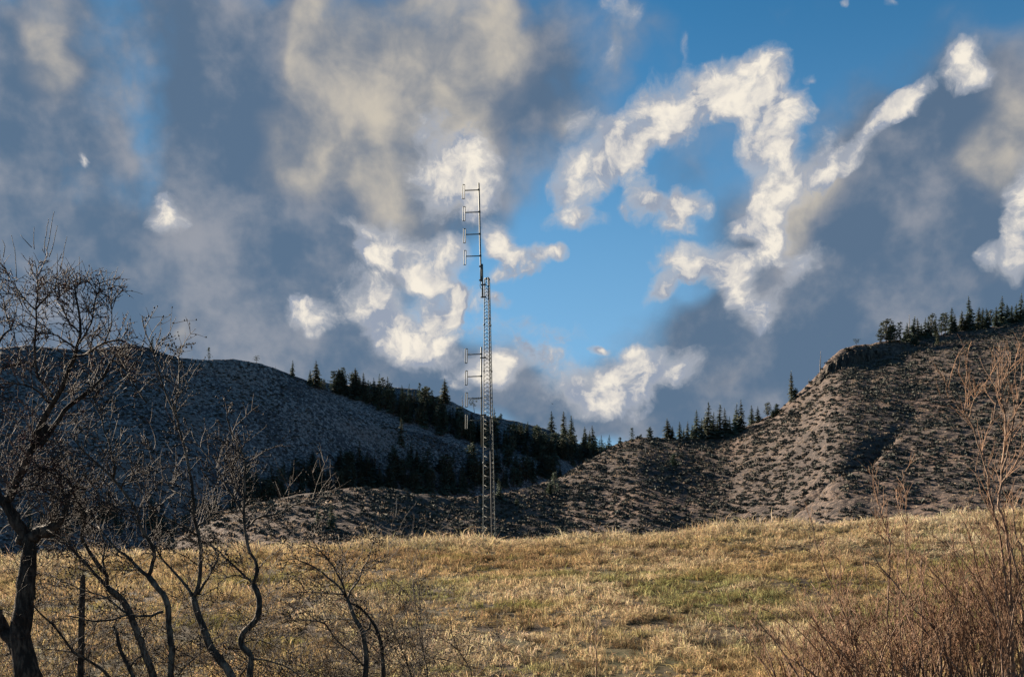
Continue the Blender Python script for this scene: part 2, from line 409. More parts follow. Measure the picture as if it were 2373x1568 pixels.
# right hill with the low hillock at its left foot
R_RIDGE = [(100, 1330), (300, 1290), (450, 1232), (520, 1190), (600, 1165), (700, 1146), (780, 1133), (850, 1130), (930, 1134), (960, 1143), (1060, 1148), (1120, 1146), (1170, 1141),
           (1250, 1120), (1300, 1105), (1340, 1080), (1400, 1046), (1430, 1027), (1480, 1012), (1530, 1014), (1600, 1018), (1660, 1014), (1700, 1001), (1740, 981),
           (1780, 962), (1800, 950), (1830, 925), (1860, 900), (1880, 880), (1900, 858), (1920, 830), (1945, 810), (1980, 798), (2020, 795), (2060, 788), (2110, 789),
           (2160, 779), (2200, 770), (2260, 761), (2310, 755), (2372, 741), (2600, 700), (3000, 640), (3600, 640)]
R_DEPTH = [(100, 170), (450, 195), (800, 225), (1100, 265), (1250, 320), (1430, 410), (1700, 450), (1900, 445), (2100, 465), (2372, 500), (3000, 560)]
R_FOOT = lerp([(100, 70), (800, 78), (1150, 90), (1400, 125), (1800, 130), (2372, 120), (3600, 120)])
plainR = Hill(R_RIDGE, R_DEPTH, R_FOOT, 1.05, 5.0, 21)
def v_at(x, y):
    vs_ = np.linspace(0.0, 1.0, 400); q = plainR.pos(np.full(400, float(x)), vs_)
    return float(vs_[int(np.argmin(np.abs(HY - (q[:, 2] - CZ) / q[:, 1] * F - y)))])
DRAW = sorted((v_at(x, y), x) for x, y in [(2090, 985), (2050, 1022), (2030, 1042), (1990, 1085), (1942, 1130), (1900, 1163), (1850, 1195), (1800, 1225)])
BENCH_V = v_at(1925, 1065)
def gully(px, v):
    """a draw cut into the face and the low spur beside it; the ground steps up under the rim rock"""
    pw_ = px + 10.0 * fbm(v * 9.0, px * 0.0 + 2.0, 77, 3)
    lv = np.interp(v, [q[0] for q in DRAW], [q[1] for q in DRAW])
    d = (pw_ - lv) / 46.0
    m = np.clip((v - DRAW[0][0]) / 0.03, 0, 1) * np.clip((DRAW[-1][0] - v) / 0.05, 0, 1)
    g = -(2.6 + 2.4 * np.clip((DRAW[4][0] - v) / 0.08, 0, 1)) * m * np.where(d < 0, np.exp(-d ** 2), np.exp(-(d / 0.45) ** 2))
    e = (v - BENCH_V) / 0.09
    g = g + 1.2 * (1 - np.exp(-(d / 1.3) ** 2)) * np.exp(-((px - 1880) / 95.0) ** 2) * np.where(e > 0, np.exp(-(e / 0.6) ** 2), np.exp(-e ** 2))
    cl = np.exp(-((px - 2000) / 130.0) ** 2)
    return g - cl * 5.0 * np.clip((v - 0.55) / 0.35, 0, 1) * np.clip((0.985 - v) / 0.03, 0, 1)
hillR = Hill(R_RIDGE, R_DEPTH, R_FOOT, 1.05, 5.0, 21, gully)
matR = hill_material('sage_hill', (0.112, 0.085, 0.070), (0.045, 0.038, 0.036), (0.072, 0.052, 0.045), 0.55, 0.52)
hillR.build('hill', matR, 60, 3300, 700, 230)

# big hill on the left
L_RIDGE = [(-1500, 1330), (-900, 1200), (-500, 1010), (-250, 860), (-100, 815), (0, 806), (60, 801), (140, 808), (200, 811), (280, 800), (310, 798), (350, 806), (380, 817), (420, 828), (480, 831), (540, 829), (600, 839),
           (660, 861), (720, 886), (760, 911), (800, 936), (850, 957), (900, 981), (950, 1001), (1000, 1011), (1050, 1030), (1100, 1041), (1150, 1056), (1200, 1076), (1260, 1105), (1400, 1180), (1600, 1290)]
L_DEPTH = [(-1500, 560), (0, 600), (400, 650), (800, 720), (1200, 800), (1600, 860)]
hillL = Hill(L_RIDGE, L_DEPTH, lerp([(-1500, 300), (0, 385), (400, 450), (800, 560), (1200, 660), (1600, 740)]), 0.92, 12.0, 41)
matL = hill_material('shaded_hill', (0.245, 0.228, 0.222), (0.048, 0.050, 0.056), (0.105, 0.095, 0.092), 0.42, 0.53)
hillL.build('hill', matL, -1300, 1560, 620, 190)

# wooded ridge behind it
B_RIDGE = [(400, 900), (600, 892), (700, 884), (750, 886), (800, 891), (850, 891), (900, 896), (960, 901), (1000, 916), (1050, 931), (1100, 956), (1150, 966), (1200, 976), (1260, 991), (1300, 1006),
           (1350, 1031), (1390, 1052), (1430, 1062), (1480, 1080), (1600, 1130), (1900, 1230)]
B_DEPTH = [(400, 880), (900, 900), (1300, 940), (1600, 980), (1900, 1000)]
hillB = Hill(B_RIDGE, B_DEPTH, lerp([(400, 650), (1000, 640), (1400, 560), (1900, 600)]), 0.95, 9.0, 61)
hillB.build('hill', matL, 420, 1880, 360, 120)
# ================================================================ dry grass
def grass_material():
    m, T = newmat('dry_grass')
    at = T.n('ShaderNodeAttribute', attribute_name='tint').outputs['Color']
    d = T.n('ShaderNodeBsdfDiffuse', {'Color': at, 'Roughness': 0.6})
    t = T.n('ShaderNodeBsdfTranslucent', {'Color': at})
    T.n('ShaderNodeOutputMaterial', {0: T.n('ShaderNodeMixShader', {0: 0.30, 1: d.outputs[0], 2: t.outputs[0]}).outputs[0]})
    return m
GRASS_MAT = grass_material()

def blades(base, hgt, spread, nb, width, tint, rng, droop=0.5):
    """arching blades: base (n,3) tuft feet, per-tuft height / spread / width / tint; returns verts, quads, tris, colours"""
    n = len(base); N = n * nb
    rep = lambda a: np.repeat(a, nb, axis=0)
    lay = rep(rng.uniform(0, 2 * math.pi, n))                       # each tuft is laid over its own way
    ph = lay + rng.normal(0, 1.25, N)
    out = np.stack([np.cos(ph), np.sin(ph), np.zeros(N)], -1)
    ph2 = ph + rng.normal(0, 0.7, N)
    out2 = np.stack([np.cos(ph2), np.sin(ph2), np.zeros(N)], -1)
    sa = rng.uniform(0, 2 * math.pi, N)
    side = np.stack([np.cos(sa), np.sin(sa), rng.normal(0, 0.5, N)], -1)
    h = rep(hgt) * rng.uniform(0.45, 1.2, N); sp = rep(spread)
    r0 = sp * 0.6 * np.sqrt(rng.random(N)); lean = rng.uniform(0.2, 1.4, N)
    b = rep(base) + np.stack([np.cos(sa), np.sin(sa), np.zeros(N)], -1) * r0[:, None]
    m_ = b + out * (lean * h * 0.45)[:, None] + np.array([0, 0, 1.0]) * (h * (0.72 - 0.26 * lean))[:, None]
    t = m_ + out2 * (lean * h * 0.62)[:, None] + np.array([0, 0, 1.0]) * (h * (0.40 - droop * lean * rng.uniform(0.3, 1.4, N)))[:, None]
    b[:, 2] -= 0.03
    w = (rep(width) * rng.uniform(0.5, 1.4, N))[:, None] * side
    V = np.stack([b - w * 0.7, b + w * 0.7, m_ + w, m_ - w, t], 1).reshape(-1, 3)
    k = np.arange(N)[:, None] * 5
    quads = k + np.array([0, 1, 2, 3]); tris = k + np.array([3, 2, 4])
    c = rep(tint) * rng.uniform(0.3, 1.4, (N, 1)) * (1 + rng.normal(0, 0.06, (N, 3)))
    C = np.repeat(np.clip(c, 0.005, 0.8), 5, axis=0)
    return V, quads, tris, C

def tuft_tint(X, Y, rng):
    n = len(X)
    straw = np.array([0.52, 0.38, 0.20]); pale = np.array([0.66, 0.54, 0.36]); rust = np.array([0.35, 0.225, 0.115]); green = np.array([0.20, 0.215, 0.055]); dark = np.array([0.10, 0.065, 0.035])
    c = np.repeat(straw[None], n, 0)
    def blend(c, col, f): return c * (1 - f[:, None]) + col * f[:, None]
    s = np.clip
    f = s(fbm(X * 0.16, Y * 0.10, 71, 3) * 1.7 + 0.02, 0, 1); c = blend(c, pale, f)
    # rust-brown strip below the brow, middle of the field
    e = np.exp(-((Y - 50.5) / 5.0) ** 2) * np.exp(-((X + 3) / 13.0) ** 2)
    f = s(e * 1.1 + fbm(X * 0.22, Y * 0.2, 72, 3) * 0.9 - 0.18, 0, 0.85); c = blend(c, rust, f)
    # greener ground in a band part-way up
    e = np.exp(-((Y - 36.0) / 8.0) ** 2) * 0.6 * np.clip(0.5 + (X + 10) / 22.0, 0.35, 1)
    f = s(e + fbm(X * 0.35, Y * 0.45, 73, 4) * 1.6 - 0.27, 0, 0.7); c = blend(c, green, f)
    f = s(fbm(X * 2.6, Y * 1.5, 75, 3) * 2.5 - 0.14, 0, 0.88); c = blend(c, dark, f)
    f = (rng.random(n) < 0.18) * rng.uniform(0.4, 0.95, n); c = blend(c, dark, f)
    f = np.exp(-((Y - 60) / 3.0) ** 2) * rng.uniform(0.2, 1.0, n); c = blend(c, pale, f)
    f = (rng.random(n) < 0.10) * rng.uniform(0.3, 0.8, n); c = blend(c, rust, f)
    return c

def build_grass():
    rng = np.random.default_rng(5)
    n = 96000
    a = rng.uniform(-0.66, 0.66, n); Y = 13 + 53 * rng.random(n) ** 0.85
    X = a * Y
    keep = (fbm(X * 2.6, Y * 1.9, 81, 2) > -0.24)
    X, Y = X[keep], Y[keep]; n = len(X)
    Z = field_z(X, Y)
    big = np.clip(0.85 + 1.1 * fbm(X * 0.8, Y * 0.8, 82, 3), 0.3, 1.9)
    h = 0.255 * big * rng.uniform(0.55, 1.4, n)
    h = np.where(rng.random(n) < 0.05, h * 1.5, h) * np.clip(0.6 + Y / 90.0, 0.7, 1.2)
    # taller, unmown growth on the brow
    brow = np.exp(-((Y - 60) / 2.6) ** 2)
    h = h * (1 + 1.0 * brow * np.clip(0.8 + fbm(X * 0.35, Y * 0.2, 83, 3) * 1.5, 0, 2))
    sp = h * rng.uniform(0.4, 0.9, n)
    wd = 0.0030 + 0.000125 * Y
    nb = 12
    V, q, t, C = blades(np.stack([X, Y, Z], -1), h, sp, nb, wd, tuft_tint(X, Y, rng), rng)
    mb = MB(); mb.add(V, [q, t], C)
    o = mb.build('dry_grass', GRASS_MAT)
    tag(o, 'dry straw coloured grass with green patches covering the sloping field', 'grass', kind='stuff')
build_grass()

# ================================================================ sagebrush and grass tufts on the hills
BRUSH = [plain('sagebrush_grey', (0.080, 0.080, 0.066), 0.95, 0.35, 4.0), plain('sagebrush_dark', (0.045, 0.044, 0.038), 0.95, 0.35, 4.0)]
def sage_mesh(seed, n=46):
    """one rounded bush: twiggy leaf sprays standing out of a low dome; returns unit-size verts and tri faces"""
    r = np.random.default_rng(seed); V = []; Fq = []
    th = r.uniform(0, 2 * math.pi, n); el = np.arcsin(r.random(n)); rad = r.uniform(0.25, 1.0, n) ** 0.6
    lob = 1 + 0.25 * np.sin(th * 2 + seed) + 0.15 * np.sin(th * 3 + seed * 2)
    c = np.stack([np.cos(th) * np.cos(el) * rad * lob, np.sin(th) * np.cos(el) * rad * lob, 0.75 * np.sin(el) * rad + 0.05], -1)
    d = c / (np.linalg.norm(c, axis=1, keepdims=True) + 1e-6) + r.normal(0, 0.45, (n, 3)) + np.array([0, 0, 0.35])
    d /= np.linalg.norm(d, axis=1, keepdims=True)
    s = np.cross(d, r.normal(0, 1, (n, 3))); s /= np.linalg.norm(s, axis=1, keepdims=True)
    L = r.uniform(0.22, 0.45, n)[:, None]; W = r.uniform(0.13, 0.26, n)[:, None]
    v = np.stack([c - d * L * 0.6 - s * W * 0.5, c - d * L * 0.6 + s * W * 0.5, c + s * W, c + d * L, c - s * W], 1)
    k = np.arange(n)[:, None] * 5
    return v.reshape(-1, 3), k + np.array([0, 1, 2, 4]), k + np.array([4, 2, 3])
SAGE = [sage_mesh(s) for s in (1, 2, 3, 4)]

def scatter_on(hill, n, px0, px1, rng, vlo=0.03, vhi=0.995, dens=None):
    px = rng.uniform(px0, px1, n); v = rng.uniform(vlo, vhi, n)
    q = hill.pos(px, v); wgt = (q[:, 1] * (hill.rd(px) - hill.ft(px))) ** 0.74; wgt /= np.percentile(wgt, 92)
    k = wgt > rng.random(n); q, px, v = q[k], px[k], v[k]; n = len(q)
    if dens is not None:
        k = dens(q[:, 0], q[:, 1]) > rng.random(len(q)); q, px, v = q[k], px[k], v[k]
    return q, px, v

def build_sage():
    rng = np.random.default_rng(9)
    dens = lambda X, Y: np.clip(0.8 + 0.6 * fbm(X / 24.0, Y / 24.0, 91, 4), 0.12, 1)
    q, px, v = scatter_on(hillR, 28000, 330, 2460, rng, 0.03, 0.992, dens)
    size = rng.uniform(0.5, 1.0, len(q)) ** 1.2 * 1.02
    size *= np.where(rng.random(len(q)) < 0.06, 1.5, 1.0)
    size *= np.clip(0.5 + q[:, 1] / 650.0, 0.66, 1.05)
    order = np.argsort(-(size / q[:, 1]) + 0 * size)
    vis = (px > 420) & (px < 2372)
    order = [i for i in order if vis[i]]
    first = set(order[:260])
    protos = []
    for k, (V, a, b) in enumerate(SAGE):
        mb = MB(); mb.add(V, [a, b]); o = mb.build('sagebrush', BRUSH[k % 2]); protos.append(o)
    used = [False] * 4
    lab = 'low dark rounded sagebrush on the pale grassy hillside below the right ridge'
    for j, i in enumerate(sorted(first)):
        k = j % 4
        o = protos[k] if not used[k] else protos[k].copy()
        if used[k]: COL.objects.link(o)
        used[k] = True
        o.location = q[i]; o.rotation_euler = (0, 0, rng.uniform(0, 6.28)); s = size[i]
        o.scale = (s * rng.uniform(0.9, 1.25), s, s * rng.uniform(0.75, 1.1))
        tag(o, lab, 'sagebrush', 'sagebrush dotted over the right hillside')
    for kind in (0, 1):
        mb = MB()
        ii = [i for i in range(len(q)) if i not in first and (i % 2) == kind]
        for k in (kind, kind + 2):
            V, a, b = SAGE[k]
            sub = np.array([i for n_, i in enumerate(ii) if n_ % 2 == k // 2])
            an = rng.uniform(0, 6.28, len(sub)); c_, s_ = np.cos(an)[:, None], np.sin(an)[:, None]
            W = np.stack([V[None, :, 0] * c_ - V[None, :, 1] * s_, V[None, :, 0] * s_ + V[None, :, 1] * c_, np.broadcast_to(V[None, :, 2], (len(sub), len(V)))], -1)
            W = W * size[sub][:, None, None] + q[sub][:, None, :]
            off = (np.arange(len(sub)) * len(V))[:, None, None]
            mb.add(W.reshape(-1, 3), [(a[None] + off).reshape(-1, 4), (b[None] + off).reshape(-1, 3)])
        o = mb.build('sagebrush_cover', BRUSH[kind])
        tag(o, ('grey' if kind == 0 else 'dark') + ' sagebrush scattered over the right hillside as ground cover', 'sagebrush', kind='stuff')
    # brush on the shaded left hill and the wooded ridge
    mb = MB()
    for hl, cnt, a0, a1 in ((hillL, 9000, -60, 1300), (hillB, 1800, 720, 1480)):
        qq, _, _ = scatter_on(hl, cnt, a0, a1, rng, 0.15, 0.99, lambda X, Y: np.clip(0.6 + 0.9 * fbm(X / 30.0, Y / 30.0, 95, 4), 0.1, 1))
        sz = rng.uniform(0.45, 1.15, len(qq))
        V, a, b = SAGE[1]
        W = V[None] * sz[:, None, None] * np.array([1.2, 1, 0.9]) + qq[:, None, :]
        off = (np.arange(len(qq)) * len(V))[:, None, None]
        mb.add(W.reshape(-1, 3), [(a[None] + off).reshape(-1, 4), (b[None] + off).reshape(-1, 3)])
    tag(mb.build('brush_cover', BRUSH[1]), 'dark brush speckling the shaded left hillside', 'brush', kind='stuff')
    # dry bunch grass between the bushes: pale tufts
    gm = plain('bunch_grass', (0.20, 0.152, 0.112), 0.9, 0.3, 0.5, transl=0.3)
    def tufts(hl, cnt, a0, a1, hh, name, label):
        qq, _, _ = scatter_on(hl, cnt, a0, a1, rng, 0.03, 0.99, lambda X, Y: np.clip(0.55 - 0.9 * fbm(X / 24.0, Y / 24.0, 91, 4), 0.08, 1))
        n = len(qq); hgt = hh * rng.uniform(0.5, 1.3, n)
        V, q4, t3, C = blades(qq, hgt, hgt * 1.6, 7, hgt * 0.16, np.full((n, 3), 0.3), rng, 0.55)
        m2 = MB(); m2.add(V, [q4, t3]); tag(m2.build(name, gm), label, 'grass', kind='stuff')
    tufts(hillR, 20000, 330, 2460, 0.6, 'bunch_grass', 'pale dry bunch grass between the sagebrush on the right hill')
    tufts(hillL, 16000, -60, 1300, 0.75, 'bunch_grass', 'pale grass tufts flecking the shaded left hill')
build_sage()

# ---- the rock band under the rim of the right hill
def build_cliff():
    m, T = newmat('basalt')
    p = T.n('ShaderNodeNewGeometry').outputs['Position']
    st = T.vm('MULTIPLY', p, (1.0, 0.6, 0.16))
    n1 = T.noise(st, 0.9, 6, 0.65).outputs[0]; n2 = T.noise(p, 0.3, 4).outputs[0]
    c = T.mix(T.smooth(n1, 0.38, 0.66), c4(0.022, 0.020, 0.019), c4(0.085, 0.068, 0.054))
    c = T.mix(T.smooth(n2, 0.52, 0.66, 0, 0.6), c, c4(0.07, 0.052, 0.04))
    bp = T.n('ShaderNodeBump', {'Height': n1, 'Strength': 1.0, 'Distance': 0.8})
    b = T.n('ShaderNodeBsdfPrincipled', {'Base Color': c, 'Roughness': 0.95, 'Normal': bp.outputs[0], 'Specular IOR Level': 0.1})
    T.n('ShaderNodeOutputMaterial', {0: b.outputs[0]})
    top = lerp([(1880, 887), (1900, 866), (1920, 842), (1945, 822), (1980, 808), (2020, 808), (2060, 812), (2110, 822), (2150, 830), (2190, 838)])
    bot = lerp([(1880, 890), (1900, 882), (1930, 880), (1980, 876), (2030, 866), (2080, 856), (2130, 846), (2190, 842)])
    nu, nv = 240, 24
    px = np.linspace(1882, 2188, nu); t = np.linspace(0, 1, nv)
    U, Tt = np.meshgrid(px, t, indexing='ij')
    # columnar ribs of uneven width
    Uw = U + 9.0 * fbm(U / 30.0, Tt * 2.5, 30, 3); rib = np.abs(fbm(Uw / 8.0, Tt * 2.4 + 3, 31, 4)); col = vnoise(Uw / 9.0, Tt * 1.6, 37)
    Yr = hillR.rd(U) * 0.985 - 6
    Y = Yr - 4.5 * (1 - Tt) - 4.2 * col - 3.0 * rib + 2.5 * np.floor(Tt * 3 + 0.6 * vnoise(U / 16.0, Tt * 0, 39)) * 0.5
    envl = np.clip((U - 1882) / 60, 0, 1) * np.clip((2188 - U) / 70, 0, 1); Y = Yr + 4 + (Y - Yr - 4) * (0.25 + 0.75 * envl)
    y = bot(U) + (top(U) - bot(U)) * Tt + 3.0 * fbm(U / 12.0, Tt * 3, 33, 3) * (1 - Tt * 0.6) + 2
    y = np.where(Tt < 0.03, y + 4, y)
    V = np.stack([(U - CX) / F * Y, Y, CZ + (HY - y) / F * Y], -1)
    back = V[:, -1:].copy() + np.array([0, 26.0, -1.5])
    V2 = np.concatenate([V, back], 1)
    mb = MB(); mb.add(V2.reshape(-1, 3), [grid_faces(nu, nv + 1)])
    tag(mb.build('cliff', m), kind='structure')
build_cliff()
# ================================================================ conifers
def needle_mat(name, colr): return plain(name, colr, 0.85, 0.45, 1.3, transl=0.12)
NEEDLE = [needle_mat('needles_green', (0.080, 0.102, 0.072)), needle_mat('needles_dark', (0.062, 0.085, 0.066)), needle_mat('needles_olive', (0.096, 0.104, 0.070))]
TRUNKM = bark('conifer_bark', (0.035, 0.026, 0.02), (0.13, 0.095, 0.07), 3.0)
DEADM = bark('dead_wood', (0.10, 0.085, 0.07), (0.30, 0.26, 0.22), 3.0, 0.9)

def spray(V, Fq, c, d, L, W, r, droop):
    """a flat needle spray: three overlapping ragged leaf-shaped faces along a bough"""
    d = d / np.linalg.norm(d); s = np.cross(d, [0, 0, 1.0]); s /= (np.linalg.norm(s) + 1e-6)
    s = s + np.array([0, 0, r.normal(0, 0.35)])
    n = 3
    for k in range(n):
        t0 = k / n; t1 = (k + 1.35) / n
        a = c + d * L * t0 + np.array([0, 0, -droop * L * t0 ** 2]); b = c + d * L * t1 + np.array([0, 0, -droop * L * min(t1, 1.1) ** 2])
        m = (a + b) / 2; w = W * (1.0 - 0.55 * t0) * r.uniform(0.7, 1.25)
        i = len(V)
        V += [a, m + s * w + np.array([0, 0, r.normal(-0.05, 0.06) * L]), b, m - s * w + np.array([0, 0, r.normal(-0.05, 0.06) * L])]
        Fq.append([i, i + 1, i + 2, i + 3])

def conifer_proto(seed, kind):
    """unit-height tree: trunk and crown under an Empty. kinds: fir, pine, flat, sparse, snag, bushy"""
    r = np.random.default_rng(seed)
    root = empty('conifer')
    tr = MB()
    lean = r.normal(0, 0.02, 2); hz = np.linspace(-0.05, 1.0, 9)
    path = np.stack([lean[0] * hz + 0.008 * np.sin(hz * 7 + seed), lean[1] * hz, hz], -1)
    top = 0.97
    tube(tr, path * np.array([1, 1, top]), np.interp(hz, [0, 1], [0.020 if kind != 'snag' else 0.022, 0.003]), 6)
    at = lambda z: np.array([np.interp(z, hz, path[:, 0]), np.interp(z, hz, path[:, 1]), z * top])
    V = []; Fq = []
    if kind == 'snag':
        for k in range(16):
            z = r.uniform(0.3, 0.97); ph = r.uniform(0, 6.28); L = r.uniform(0.03, 0.10) * (1.3 - z)
            a = at(z); b = a + np.array([math.cos(ph) * L, math.sin(ph) * L, r.uniform(-0.03, 0.03)])
            tube(tr, [a, (a + b) / 2 + np.array([0, 0, 0.006]), b], [0.005, 0.004, 0.002], 3)
        o = tr.build('trunk', DEADM, root); return root
    spec = dict(fir=(26, 8, 0.19, 0.03, 0.35, 1.0), slim=(26, 7, 0.125, 0.03, 0.4, 1.0), pine=(16, 6, 0.23, 0.16, 0.15, 0.8), flat=(6, 6, 0.42, 0.45, 0.05, 0.5), sparse=(13, 5, 0.25, 0.18, 0.1, 0.7), bushy=(18, 8, 0.33, 0.02, 0.15, 0.75))[kind]
    nw, nbr, R, z0, droop, taper = spec
    for w in range(nw):
        t = (w + r.uniform(-0.35, 0.35)) / nw
        z = z0 + (1.0 - z0) * max(t, 0)
        if kind in ('fir', 'slim'): rad = R * (1 - t) ** 0.85 * r.uniform(0.75, 1.15) + 0.015
        elif kind == 'pine': rad = R * (math.sin(min(1, (1 - t) * 1.15 + 0.12) * math.pi * 0.62)) * r.uniform(0.6, 1.1) + 0.02
        elif kind == 'bushy': rad = R * math.sqrt(max(0.03, 1 - t * 0.95)) * r.uniform(0.6, 1.1)
        elif kind == 'flat': rad = R * (0.55 + 0.45 * math.sin(t * 3)) * r.uniform(0.5, 1.1)
        else: rad = R * (1 - t * 0.75) * r.uniform(0.35, 1.1)
        for b in range(nbr):
            if r.random() < (0.12 if kind in ('fir', 'slim', 'bushy') else 0.28): continue
            ph = b / nbr * 6.28 + w * 2.4 + r.normal(0, 0.25)
            L = rad * r.uniform(0.6, 1.2)
            up = {'fir': 0.12 - 0.45 * (1 - t), 'slim': 0.1 - 0.5 * (1 - t), 'pine': 0.28, 'flat': 0.15, 'sparse': 0.2, 'bushy': 0.25}[kind] + r.normal(0, 0.12)
            d = np.array([math.cos(ph), math.sin(ph), up]); c = at(min(z, 0.985))
            if kind in ('pine', 'flat', 'sparse'):
                tube(tr, [c, c + d * L * 0.6], [0.006 * (1.2 - t), 0.002], 3, cap=False)
                for k in range(3 if kind != 'sparse' else 2):
                    cc = c + d * L * r.uniform(0.4, 0.95) + r.normal(0, 0.012, 3)
                    for q in range(3):
                        spray(V, Fq, cc, r.normal(0, 1, 3) * np.array([1, 1, 0.45]), 0.055 * r.uniform(0.7, 1.3), 0.026, r, 0.1)
            else:
                spray(V, Fq, c, d, L, 0.30 * L + 0.008, r, droop * 0.4)
                if L > 0.07:
                    sd = np.array([-d[1], d[0], 0]) * r.choice([-1, 1])
                    spray(V, Fq, c + d * L * 0.45, d + sd * 0.9, L * 0.5, 0.16 * L + 0.006, r, droop)
    if kind in ('fir', 'slim'):
        for k in range(4): spray(V, Fq, at(0.93 + 0.02 * k), np.array([r.normal(0, .25), r.normal(0, .25), 1.0]), 0.05, 0.012, r, 0)
    tr.build('trunk', TRUNKM, root)
    mb = MB(); mb.add(np.array(V), [np.array(Fq)])
    mb.build('crown', NEEDLE[seed % 3], root)
    return root

PROTO = {}
for kind, seeds in dict(fir=(3, 4, 5, 6), slim=(7, 8, 9), pine=(10, 11, 12), flat=(13, 14), sparse=(15, 16), snag=(17, 18), bushy=(19, 21)).items():
    PROTO[kind] = [[conifer_proto(s, kind), False] for s in seeds]
NAMES = dict(fir='fir_tree', slim='fir_tree', pine='pine_tree', flat='pine_tree', sparse='pine_tree', snag='dead_tree', bushy='juniper_bush')
CATS = dict(fir='fir tree', slim='fir tree', pine='pine tree', flat='pine tree', sparse='pine tree', snag='dead tree', bushy='bush')
tcount = [0]
WIDE = dict(fir=1.45, slim=1.5, pine=1.2, flat=1.1, sparse=1.15, snag=1.2, bushy=1.25)
def plant(loc, height, kind, label, group, wide=1.0):
    tcount[0] += 1; i = tcount[0]
    pr = PROTO[kind][i % len(PROTO[kind])]
    if not pr[1]: o = pr[0]; pr[1] = True
    else: o = copy_tree(pr[0])
    o.name = NAMES[kind]
    o.location = (loc[0], loc[1], loc[2]); r = random.Random(i * 7 + 1)
    o.rotation_euler = (r.gauss(0, 0.015), r.gauss(0, 0.015), r.uniform(0, 6.28))
    wide *= WIDE[kind]; o.scale = (height * wide, height * wide, height)
    tag(o, label, CATS[kind], group)
    return o

def on(hill, x, y, h, kind, label, group=None, wide=1.0):
    q = hill.at_screen(x, y)
    return plant(q - np.array([0, 0, 0.4]), h / F * q[1] + 0.4, kind, label, group, wide)

# -- single trees along the skyline of the left hill and the ridge behind it
GL = 'conifers along the left skyline'
LEFT = [
 (hillL, 352, 812, 34, 'slim', 'dark slim fir on the hump of the left hilltop behind the bare tree', 1.1),
 (hillL, 484, 833, 32, 'sparse', 'thin open-branched pine alone on the rounded left hilltop', 0.9),
 (hillL, 594, 841, 18, 'flat', 'tiny flat-topped pine on the left hilltop', 1.4),
 (hillL, 638, 860, 14, 'snag', 'tiny bare snag on the sloping left skyline', 1.2),
 (hillL, 677, 872, 38, 'slim', 'slim fir upslope from the dense pair on the left ridge', 1.0),
 (hillL, 731, 894, 58, 'fir', 'tallest dense fir on the left ridge with a small one at its foot', 1.15),
 (hillL, 718, 892, 36, 'fir', 'short fir on the left flank of the tall dense fir', 1.0),
 (hillL, 748, 904, 26, 'pine', 'small spreading pine at the right foot of the tall dense fir', 1.3),
 (hillB, 793, 894, 44, 'pine', 'round-topped bushy pine where the two left ridges meet', 1.1),
 (hillB, 824, 896, 45, 'fir', 'bushy fir just right of the round-topped pine', 1.35),
 (hillB, 815, 895, 34, 'pine', 'lower pine squeezed beside the bushy fir on the back ridge', 1.1),
 (hillB, 972, 908, 22, 'sparse', 'scraggly pine left of the lone fir on the back ridge', 1.3),
 (hillB, 985, 914, 20, 'bushy', 'low spreading bush below the scraggly pine on the back ridge', 1.2),
 (hillB, 1029, 932, 54, 'fir', 'lone symmetrical fir on the back ridge left of the mast', 1.25),
 (hillB, 1072, 944, 30, 'snag', 'thin bare snag between the lone fir and the mast', 1.3),
 (hillB, 1099, 954, 38, 'flat', 'flat-topped pine in clumps just left of the mast', 1.0),
 (hillB, 1160, 970, 14, 'bushy', 'tiny bush on the back ridge just right of the mast', 1.0),
]
for hl, x, y, h, k, lab, wd in LEFT: on(hl, x, y, h, k, lab, GL, wd)

GM = 'conifers along the saddle skyline'
ordn = ['first', 'second', 'third', 'fourth', 'fifth', 'sixth', 'seventh', 'eighth', 'ninth', 'tenth', 'eleventh', 'twelfth', 'thirteenth', 'fourteenth', 'fifteenth', 'sixteenth', 'seventeenth', 'eighteenth', 'nineteenth', 'twentieth',
        'twenty-first', 'twenty-second', 'twenty-third', 'twenty-fourth', 'twenty-fifth', 'twenty-sixth', 'twenty-seventh', 'twenty-eighth', 'twenty-ninth']
SADDLE = [
 (hillB, 1278, 997, 47, 'slim', 'first of the three slender firs on the back ridge, set apart on the left', 1.3),
 (hillB, 1308, 1010, 58, 'slim', 'tallest of the three slender firs on the back ridge, in the middle', 1.15),
 (hillB, 1323, 1018, 56, 'slim', 'right-hand one of the three slender firs on the back ridge', 1.25),
 (hillB, 1355, 1032, 48, 'fir', 'dark fir standing left in the clump above the valley notch', 0.95),
 (hillB, 1374, 1042, 60, 'fir', 'tallest fir of the clump above the valley notch', 0.95),
 (hillB, 1366, 1040, 44, 'fir', 'half-hidden fir in the middle of the clump above the valley notch', 0.9),
 (hillB, 1397, 1052, 48, 'fir', 'fir on the right of the clump above the valley notch', 0.9),
 (hillB, 1410, 1056, 50, 'fir', 'outermost right fir of the clump above the valley notch', 0.9),
 (hillR, 1436, 1030, 20, 'bushy', 'low dark bush where the right ridge starts above the notch', 0.9),
 (hillR, 1464, 1022, 34, 'sparse', 'open layered pine alone on the low end of the right ridge', 1.1),
 (hillR, 1485, 1014, 10, 'bushy', 'tiny bush between the layered pine and the round pine', 1.0),
 (hillR, 1505, 1015, 28, 'bushy', 'rounded dark pine on the low right ridge before the grove', 1.0),
]
for hl, x, y, h, k, lab, wd in SADDLE: on(hl, x, y, h, k, lab, GM, wd)
